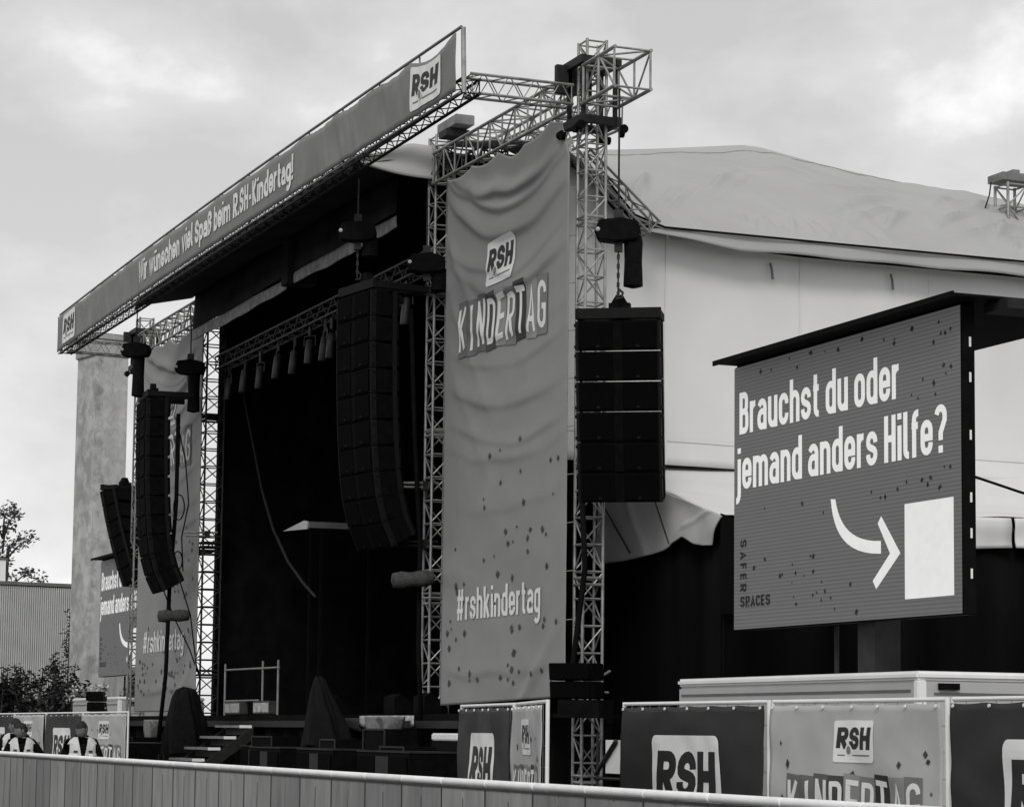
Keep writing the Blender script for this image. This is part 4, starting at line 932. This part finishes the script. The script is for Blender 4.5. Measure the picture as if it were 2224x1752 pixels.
# ------------------------------------------------------------------ people
def person(label, loc, rz, hgt, head_turn, head_down, arms, hood=False):
    s = hgt/1.8
    J = {'pel': (0, 0, .98, .15, .17), 'sp': (0, 0, 1.18, .13, .16), 'ch': (.01, 0, 1.36, .13, .19), 'nk': (.03, 0, 1.50, .062, .066),
         'shl': (0, .17, 1.42, .075, .075), 'shr': (0, -.17, 1.42, .075, .075)}
    E_ = [('pel', 'sp'), ('sp', 'ch'), ('ch', 'nk'), ('ch', 'shl'), ('ch', 'shr')]
    for sd, sg in (('l', 1), ('r', -1)):
        el, wr = arms[0 if sg > 0 else 1]
        J['el'+sd] = (el[0], sg*el[1], el[2], .05, .055); J['wr'+sd] = (wr[0], sg*wr[1], wr[2], .033, .036)
        J['hp'+sd] = (0, sg*.10, .90, .10, .10); J['kn'+sd] = (.03, sg*.12, .50, .062, .065); J['an'+sd] = (-.01, sg*.13, .10, .045, .05); J['to'+sd] = (.16, sg*.15, .05, .04, .045)
        E_ += [('sh'+sd, 'el'+sd), ('el'+sd, 'wr'+sd), ('pel', 'hp'+sd), ('hp'+sd, 'kn'+sd), ('kn'+sd, 'an'+sd), ('an'+sd, 'to'+sd)]
        dr = (V(*wr)-V(*el)).normalized(); dr = V(dr.x, dr.y*sg, dr.z); wv = V(wr[0], sg*wr[1], wr[2]); sdv = V(1, 0, 0) if abs(dr.x) < .6 else V(0, 0, 1)
        J['pm'+sd] = (*(wv+dr*.07), .036, .022); E_.append(('wr'+sd, 'pm'+sd))
        for k_ in range(4):
            o_ = (k_-1.5)*.020; b_ = wv+dr*.10+sdv*o_; c_ = b_+dr*(.045-.006*abs(k_-1.2))+V(.004, -sg*.012, 0); d_ = c_+dr*.035+V(.006, -sg*.02, 0)
            J['fa%d%s' % (k_, sd)] = (*b_, .010, .010); J['fb%d%s' % (k_, sd)] = (*c_, .009, .009); J['fc%d%s' % (k_, sd)] = (*d_, .008, .008)
            E_ += [('pm'+sd, 'fa%d%s' % (k_, sd)), ('fa%d%s' % (k_, sd), 'fb%d%s' % (k_, sd)), ('fb%d%s' % (k_, sd), 'fc%d%s' % (k_, sd))]
        tb = wv+dr*.045+sdv*.035; J['th'+sd] = (*tb, .012, .012); J['tt'+sd] = (*(tb+dr*.04+sdv*.02), .009, .009); E_ += [('pm'+sd, 'th'+sd), ('th'+sd, 'tt'+sd)]
    ks = list(J); me = bpy.data.meshes.new('person'); me.from_pydata([[c*s for c in J[k][:3]] for k in ks], [(ks.index(a), ks.index(b)) for a, b in E_], [])
    tmp = bpy.data.objects.new('tmp', me); COL.objects.link(tmp); tmp.modifiers.new('Skin', 'SKIN')
    for i, k in enumerate(ks):
        sv = me.skin_vertices[0].data[i]; sv.radius = (J[k][3]*s, J[k][4]*s); sv.use_root = (k == 'pel')
    sb = tmp.modifiers.new('Sub', 'SUBSURF'); sb.levels = 2; sb.render_levels = 2
    bpy.context.view_layer.update()
    body = bpy.data.meshes.new_from_object(tmp.evaluated_get(bpy.context.evaluated_depsgraph_get())); bpy.data.objects.remove(tmp)
    body.name = 'body'
    # head, with face, joined into the same mesh
    bm = bmesh.new(); bm.from_mesh(body); nb = len(bm.faces)
    hm = Matrix.Translation(V(.075, 0, 1.475)*s) @ Matrix.Rotation(head_turn, 4, 'Z') @ Matrix.Rotation(head_down, 4, 'Y') @ Matrix.Scale(s, 4)
    r = bmesh.ops.create_uvsphere(bm, u_segments=24, v_segments=18, radius=1)
    for v in r['verts']:
        x, y, z = v.co; jaw = max(0, -z); wx = .098*(1-.10*jaw); wy = .076*(1-.28*jaw*jaw)
        if x > .3: x -= .16*max(0, z)*(x-.3)
        px, py, pz = x*wx, y*wy, z*.122+.125
        fx = max(0, x)
        if abs(y) < .22 and -.35 < z < .15: px += .026*(1-abs(y)/.22)*fx*(1-abs(z+.18)/.34 if abs(z+.18) < .34 else 0)
        if abs(abs(y)-.38) < .2 and abs(z-.06) < .14: px -= .009*fx
        if abs(y) < .4 and abs(z+.52) < .08: px += .005*fx
        v.co = hm @ V(px, py, pz)
    for sg in (1, -1):
        q = bmesh.ops.create_uvsphere(bm, u_segments=8, v_segments=6, radius=1)
        for v in q['verts']: v.co = hm @ V(v.co.x*.022-.004, sg*.076+v.co.y*.012, v.co.z*.034+.125)
    q = bmesh.ops.create_cone(bm, cap_ends=True, segments=14, radius1=.058, radius2=.052, depth=.13)
    for v in q['verts']: v.co = (V(v.co.x+.05, v.co.y, v.co.z+1.49))*s
    bm.to_mesh(body); bm.free()
    root = bpy.data.objects.new('person', body); COL.objects.link(root); tag(root, label, 'person', 'guards behind the barrier')
    root.location = loc; root.rotation_euler = (0, 0, rz)
    for mname in ('cloth', 'skin'): body.materials.append(M[mname])
    for p in body.polygons:
        p.use_smooth = True; c = p.center
        sk_ = c.z > 1.505*s or (c.z < 1.02*s and abs(c.y) > .20*s and c.z > .72*s and False)
        for (el, wr), sg in zip(arms, (1, -1)):
            if (c-V(wr[0], sg*wr[1], wr[2])*s).length < .20*s and (c-V(wr[0], sg*wr[1], wr[2])*s).dot((V(wr[0], sg*wr[1], wr[2])-V(el[0], sg*el[1], el[2]))) > .0: sk_ = True
        p.material_index = 1 if sk_ else 0
    seedv = loc[0]; hr = MB()
    def hs(u, v):
        a = 2*math.pi*u; low = -.10 if math.cos(a) < .35 else .42; th = (1-v)*(math.acos(low))
        x, y, z = math.sin(th)*math.cos(a), math.sin(th)*math.sin(a), math.cos(th); kk = 1.045+.03*noise.noise(V(x*5, y*5, z*5))
        return hm @ V(x*.098*kk-.004, y*.076*kk, z*.122*kk+.128)
    hr.sheet(hs, 28, 10, (0, 0, -.004)); hr.build('hair', 'hair', root, True)
    # vest: a shell around the torso with an open collar
    PRF = [(.93, .205, .165), (1.05, .20, .165), (1.20, .198, .168), (1.34, .205, .165), (1.42, .200, .145), (1.47, .165, .125), (1.505, .105, .10)]
    def vs2(u, v):
        a = 2*math.pi*u; z = .93+.575*v
        ry = lerp([(q[0], q[1]) for q in PRF], z); rx = lerp([(q[0], q[2]) for q in PRF], z)
        f = 1+.035*noise.noise(V(math.cos(a)*2, math.sin(a)*2+seedv, v*7))
        return V(rx*math.cos(a)*f+.012, ry*math.sin(a)*f, z)*s
    def cut(i, j):
        p = vs2((i+.5)/180, (j+.5)/80)/s
        if p.x > 0 and abs(p.y) < .006+max(0, p.z-1.16)*.19: return True
        return abs(p.y) > .172 and 1.27 < p.z < 1.41
    vt = MB(); vt.sheet(vs2, 180, 80, (0, 0, -.006), cut); vo = vt.build('vest', 'vest', root, True)
    for z0, z1, ua, ub in ((.12, .20, .03, .97), (.30, .37, .03, .97), (.55, .62, .06, .17), (.55, .62, .83, .94)):
        tp = MB(); tp.sheet(lambda u, v: vs2(ua+(ub-ua)*u, z0+(z1-z0)*v)+V(.008*math.cos(2*math.pi*(ua+(ub-ua)*u)), .008*math.sin(2*math.pi*(ua+(ub-ua)*u)), 0), 44, 2, (0, 0, -.004)); tp.build('reflective_band', 'tape', vo, True)
    for sg in (1, -1):
        for nm, mt_, za, zb_, ya, yb in (('badge', 'ink', 1.30, 1.325, .075, .125), ('pocket', 'ltprint', 1.02, 1.12, .05, .14), ('pocket', 'ink3', 1.17, 1.225, .055, .125)):
            def pf_(u, v, za=za, zb_=zb_, ya=ya, yb=yb, sg=sg):
                y = (ya+(yb-ya)*u)*sg; z = za+(zb_-za)*v; ry = lerp([(q[0], q[1]) for q in PRF], z); rx = lerp([(q[0], q[2]) for q in PRF], z)
                return V(rx*math.sqrt(max(0, 1-(y/ry)**2))*1.035+.026, y, z)*s
            q_ = MB(); q_.sheet(pf_, 6, 3, (-.012, 0, 0)); q_.build(nm, mt_, vo)
    if hood:
        hd2 = MB(); hd2.path([(-.06*s, -.11*s, 1.46*s), (-.10*s, 0, 1.53*s), (-.06*s, .11*s, 1.46*s)], [.04, .07, .04], 10); hd2.build('hood', 'cloth', root, True)
    return root
down = ((-.02, .27, 1.14), (.06, .29, .90)); hip_ = ((-.10, .36, 1.16), (.04, .22, 1.02)); fwd = ((.05, .27, 1.15), (.24, .20, 1.02))
person('guard in a pale hi vis vest looking down, standing alone before far banners', (-35.85, 7.85, 0), R(-6), 1.93, R(-35), R(18), (down, down), True)
person('guard in a vest turned to the side, elbow out, second from the left edge', (-40.3, 7.85, 0), R(-10), 1.89, R(-70), R(8), (hip_, down), True)
person('guard with dark hair cut by the left photo edge', (-41.35, 7.95, 0), R(-20), 1.97, R(-110), R(0), (down, fwd))

# ------------------------------------------------------------------ background: pillar, hall, vegetation
pil = thing('concrete_pillar', 'tall weathered concrete pillar with flared head left of the stage', 'pillar', (-108.6, 24.25, 0))
vdir = math.atan2(24.25, -108.6)
pil.rotation_euler = (0, 0, R(12))
def plr(u, v):
    z = 18.0*v; ww = 1.0-.02*v; c = [(-ww, -ww*.78), (ww, -ww*.78), (ww, ww*.78), (-ww, ww*.78), (-ww, -ww*.78)]
    a = u*4; i = min(3, int(a)); q = a-i
    return (c[i][0]+(c[i+1][0]-c[i][0])*q, c[i][1]+(c[i+1][1]-c[i][1])*q+.0, z)
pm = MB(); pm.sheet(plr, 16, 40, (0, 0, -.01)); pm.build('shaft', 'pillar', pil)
hd = MB(); hd.box(-1.06, 1.06, -.86, .86, 18.0, 18.7); hd.box(-1.12, 1.12, -.92, .92, 18.704, 18.95); hd.build('head', 'conc', pil, bevel=.03)
MB().box(-1.0, 1.0, -.8, .8, 18.955, 19.0).build('cap', 'roofedge', pil)
bsx = thing('utility_hut', 'pale low utility hut at the foot of the concrete pillar', 'hut', (-104.0, 24.9, 0)); MB().box(-1.2, 1.2, -1.0, 1.0, 0, 4.6).build('wall', 'conc', bsx); MB().box(-1.3, 1.3, -1.1, 1.1, 4.604, 4.75).build('roof', 'roofedge', bsx)
hall = thing('warehouse', 'wide warehouse with pale vertical profiled cladding at the far left', 'warehouse', (-116, 10, 0), R(10))
wl = MB(); n = 300; pr = []
for i in range(n):
    x = -14+32.0*i/n; st_ = 32.0/n
    pr += [(x, 0), (x+st_*.45, 0), (x+st_*.55, .09), (x+st_*.95, .09)]
vs_ = [(.09-b, a, 0) for a, b in pr]+[(.09-b, a, 8.35+.03*math.sin((a+14)/29*3)) for a, b in pr]; k = len(pr)
wl.add(vs_, [(i, i+1, k+i+1, k+i) for i in range(k-1)]); wl.box(-20, -.02, -14, 18, 0, 8.3); wl.build('cladding', 'hall', hall)
MB().box(-20.1, .16, -14.1, 18.1, 8.40, 8.56).build('roof_edge', 'roofedge', hall)
cn = MB().box(-3.4, -2.7, 12.5, 13.2, 8.3, 9.75).build('vent_stack', 'trim', hall); MB().box(-3.45, -2.65, 12.45, 13.25, 9.755, 9.85).build('cap', 'roofedge', cn)
def foliage(mb, c, rad, nl, size, rg, squash=1):
    c = Vector(c)
    for i in range(nl):
        d = V(rg.gauss(0, 1), rg.gauss(0, 1), rg.gauss(0, 1)).normalized()*(rg.random()**.4)*rad; d.z *= squash
        p = c+d; a = V(rg.gauss(0, 1), rg.gauss(0, 1), rg.gauss(0, .6)).normalized(); b = a.orthogonal().normalized(); s_ = size*rg.uniform(.5, 1.3)
        mb.add([p-a*s_, p-b*s_*.5, p+a*s_, p+b*s_*.5], [(0, 1, 2, 3)])
tr = thing('tree', 'leafy tree rising behind the warehouse at the left edge', 'tree', (-135, 24.75, 0)); rg = random.Random(4)
tk = MB(); tk.path([(0, 0, 0), (.1, .1, 4), (-.1, .3, 8), (.1, .5, 11.5)], [.35, .28, .2, .08], 9)
cm3 = MB()
for i in range(26):
    z = rg.uniform(8.2, 13.4); rr = 2.0*(1-abs(z-10.2)/4.6); c = (rg.uniform(-1, 1)*rr, rg.uniform(-1, 1)*rr+.3, z); tk.path([(0, .2, z-1.4), (c[0]*.6, c[1]*.6, z-.5), c], [.07, .05, .02], 5)
    foliage(cm3, c, rg.uniform(.4, .75), 80, .12, rg, .8)
tk.build('trunk', 'bark', tr, True); cm3.build('crown', 'leaf2', tr)
bspec = [(-86.5, 14.6, 3.4, 1.5), (-85.6, 15.8, 3.7, 1.3), (-85.0, 17.0, 4.0, 1.4), (-84.6, 18.1, 3.5, 1.2), (-84.3, 18.9, 3.1, 1.0)]
bl = ['dark bush at the left edge in front of the warehouse', 'second dark bush from the left with a ragged top', 'tallest dark bush with upright shoots before the warehouse', 'dark bush beneath the concrete pillar', 'small dark bush right of the pillar foot']
for (x, y, z, r_), lb in zip(bspec, bl):
    b = thing('bush', lb, 'bush', (x, y, 0), 0, 'bushes before the warehouse'); fo = MB(); st2 = MB()
    for i in range(36):
        a = rg.uniform(0, 6.28); q = rg.random()**.5*r_; zz = rg.uniform(.5, z-.3)*(1-.3*q/r_); c = (q*math.cos(a), q*math.sin(a), zz)
        st2.path([(0, 0, 0), (c[0]*.5, c[1]*.5, zz*.6), c], [.05, .035, .012], 5); foliage(fo, c, rg.uniform(.45, .7), 190, .10, rg, .9)
    for i in range(7):
        a = rg.uniform(0, 6.28); q = rg.uniform(.2, .9)*r_; p0 = V(q*math.cos(a), q*math.sin(a), z-.9); p1 = p0+V(rg.uniform(-.3, .3), rg.uniform(-.3, .5), rg.uniform(.6, 1.15)); st2.path([p0*.8, p0, p1], [.03, .02, .008], 4)
        for j in range(5): foliage(fo, p0+(p1-p0)*(j/4), .16, 12, .075, rg)
    st2.build('stem', 'bark', b); fo.build('foliage', 'leaf', b)
iv = thing('climbing_plant', 'dark ivy climbing the warehouse wall beside the pillar', 'climbing plant', (-113.2, 24.1, 0)); fo = MB(); st2 = MB()
for i in range(60):
    z = 7.0*rg.random()**1.4; wd = 1.4*(1-z/7.4)**1.3; c = (rg.uniform(-.1, .2), rg.uniform(-wd, .35*wd+.15), z); foliage(fo, c, .28, 24, .08, rg)
st2.path([(0, 0, 0), (.05, -.1, 3), (.05, .05, 6.9)], [.06, .04, .02], 5); st2.build('stem', 'bark', iv); fo.build('foliage', 'leaf', iv)
fl = thing('flowering_bush', 'pale flowering bush just above the white trailer at the left', 'bush', (-80.4, 17.9, 0)); fo = MB(); st2 = MB()
for i in range(9):
    c = (rg.uniform(-.4, .4), rg.uniform(-.7, .7), rg.uniform(2.3, 3.0)); foliage(fo, c, .3, 40, .07, rg); st2.path([(0, 0, 0), c], .03, 5)
st2.build('stem', 'bark', fl); fo.build('foliage', 'hem', fl)

# back tower of the roof at the right edge
bt = truss('truss_tower', 'back roof tower showing above the tarpaulin at the right edge', 'truss tower', (-38.2, 25.2, .05), (-38.2, 25.2, 11.78), .42, .42, (0, 1, 0), .45, .028, .015, 'alu', 'stage truss towers', 'full')
bb = MB(); bb.box(-.25, .25, -.34, .9, 11.76, 11.90); bb.box(-.1, .1, -.02, .12, 11.904, 12.0); bb.build('cross_beam', 'alu_dark', bt)
MB().path([(.0, -.43, 11.74), (.02, -.48, 11.5), (.0, -.56, 11.25)], .014).build('guy_rope', 'steel', bt)
# odds and ends
wc = thing('light_slit_box', 'white box added for the bright slit under the deck edge left of the angled fence', 'light slit', (-38.6, 14.6, 0)); MB().box(-.5, .7, -.2, .2, 1.60, 1.72).build('box', 'trim', wc, bevel=.02); MB().box(-.5, .7, -.2, .2, 0, 1.595).build('stand', 'black', wc)  # white box added in place of a bright slit of background light
pb = thing('pallet_frame', 'white sheeted frame with a dark bar between tower and near fence', 'frame', (-30.4, 13.75, 0)); mb = MB(); mb.box(-.2, .35, .0, .03, 1.22, 1.66); mb.build('sheet', 'trim', pb)
mb = MB(); mb.tube((-.45, -.03, 1.2), (.2, -.03, 1.65), .03); mb.tube((-.42, -.02, 0), (-.42, -.02, 1.75), .02); mb.tube((.36, -.02, 0), (.36, -.02, 1.75), .02); mb.tube((-.42, -.02, 1.15), (.36, -.02, 1.15), .02); mb.build('tube_frame', 'steel', pb)
gr_ = MB(); gr_.path([(-34.3, 15.0, 5.2), (-34.3, 15.05, 4.2), (-34.45, 14.95, 2.9), (-34.4, 14.8, 2.0)], .045); tag(gr_.build('cable', 'black', None, True), 'thick black cable hanging from the outer near speaker array', 'cable')
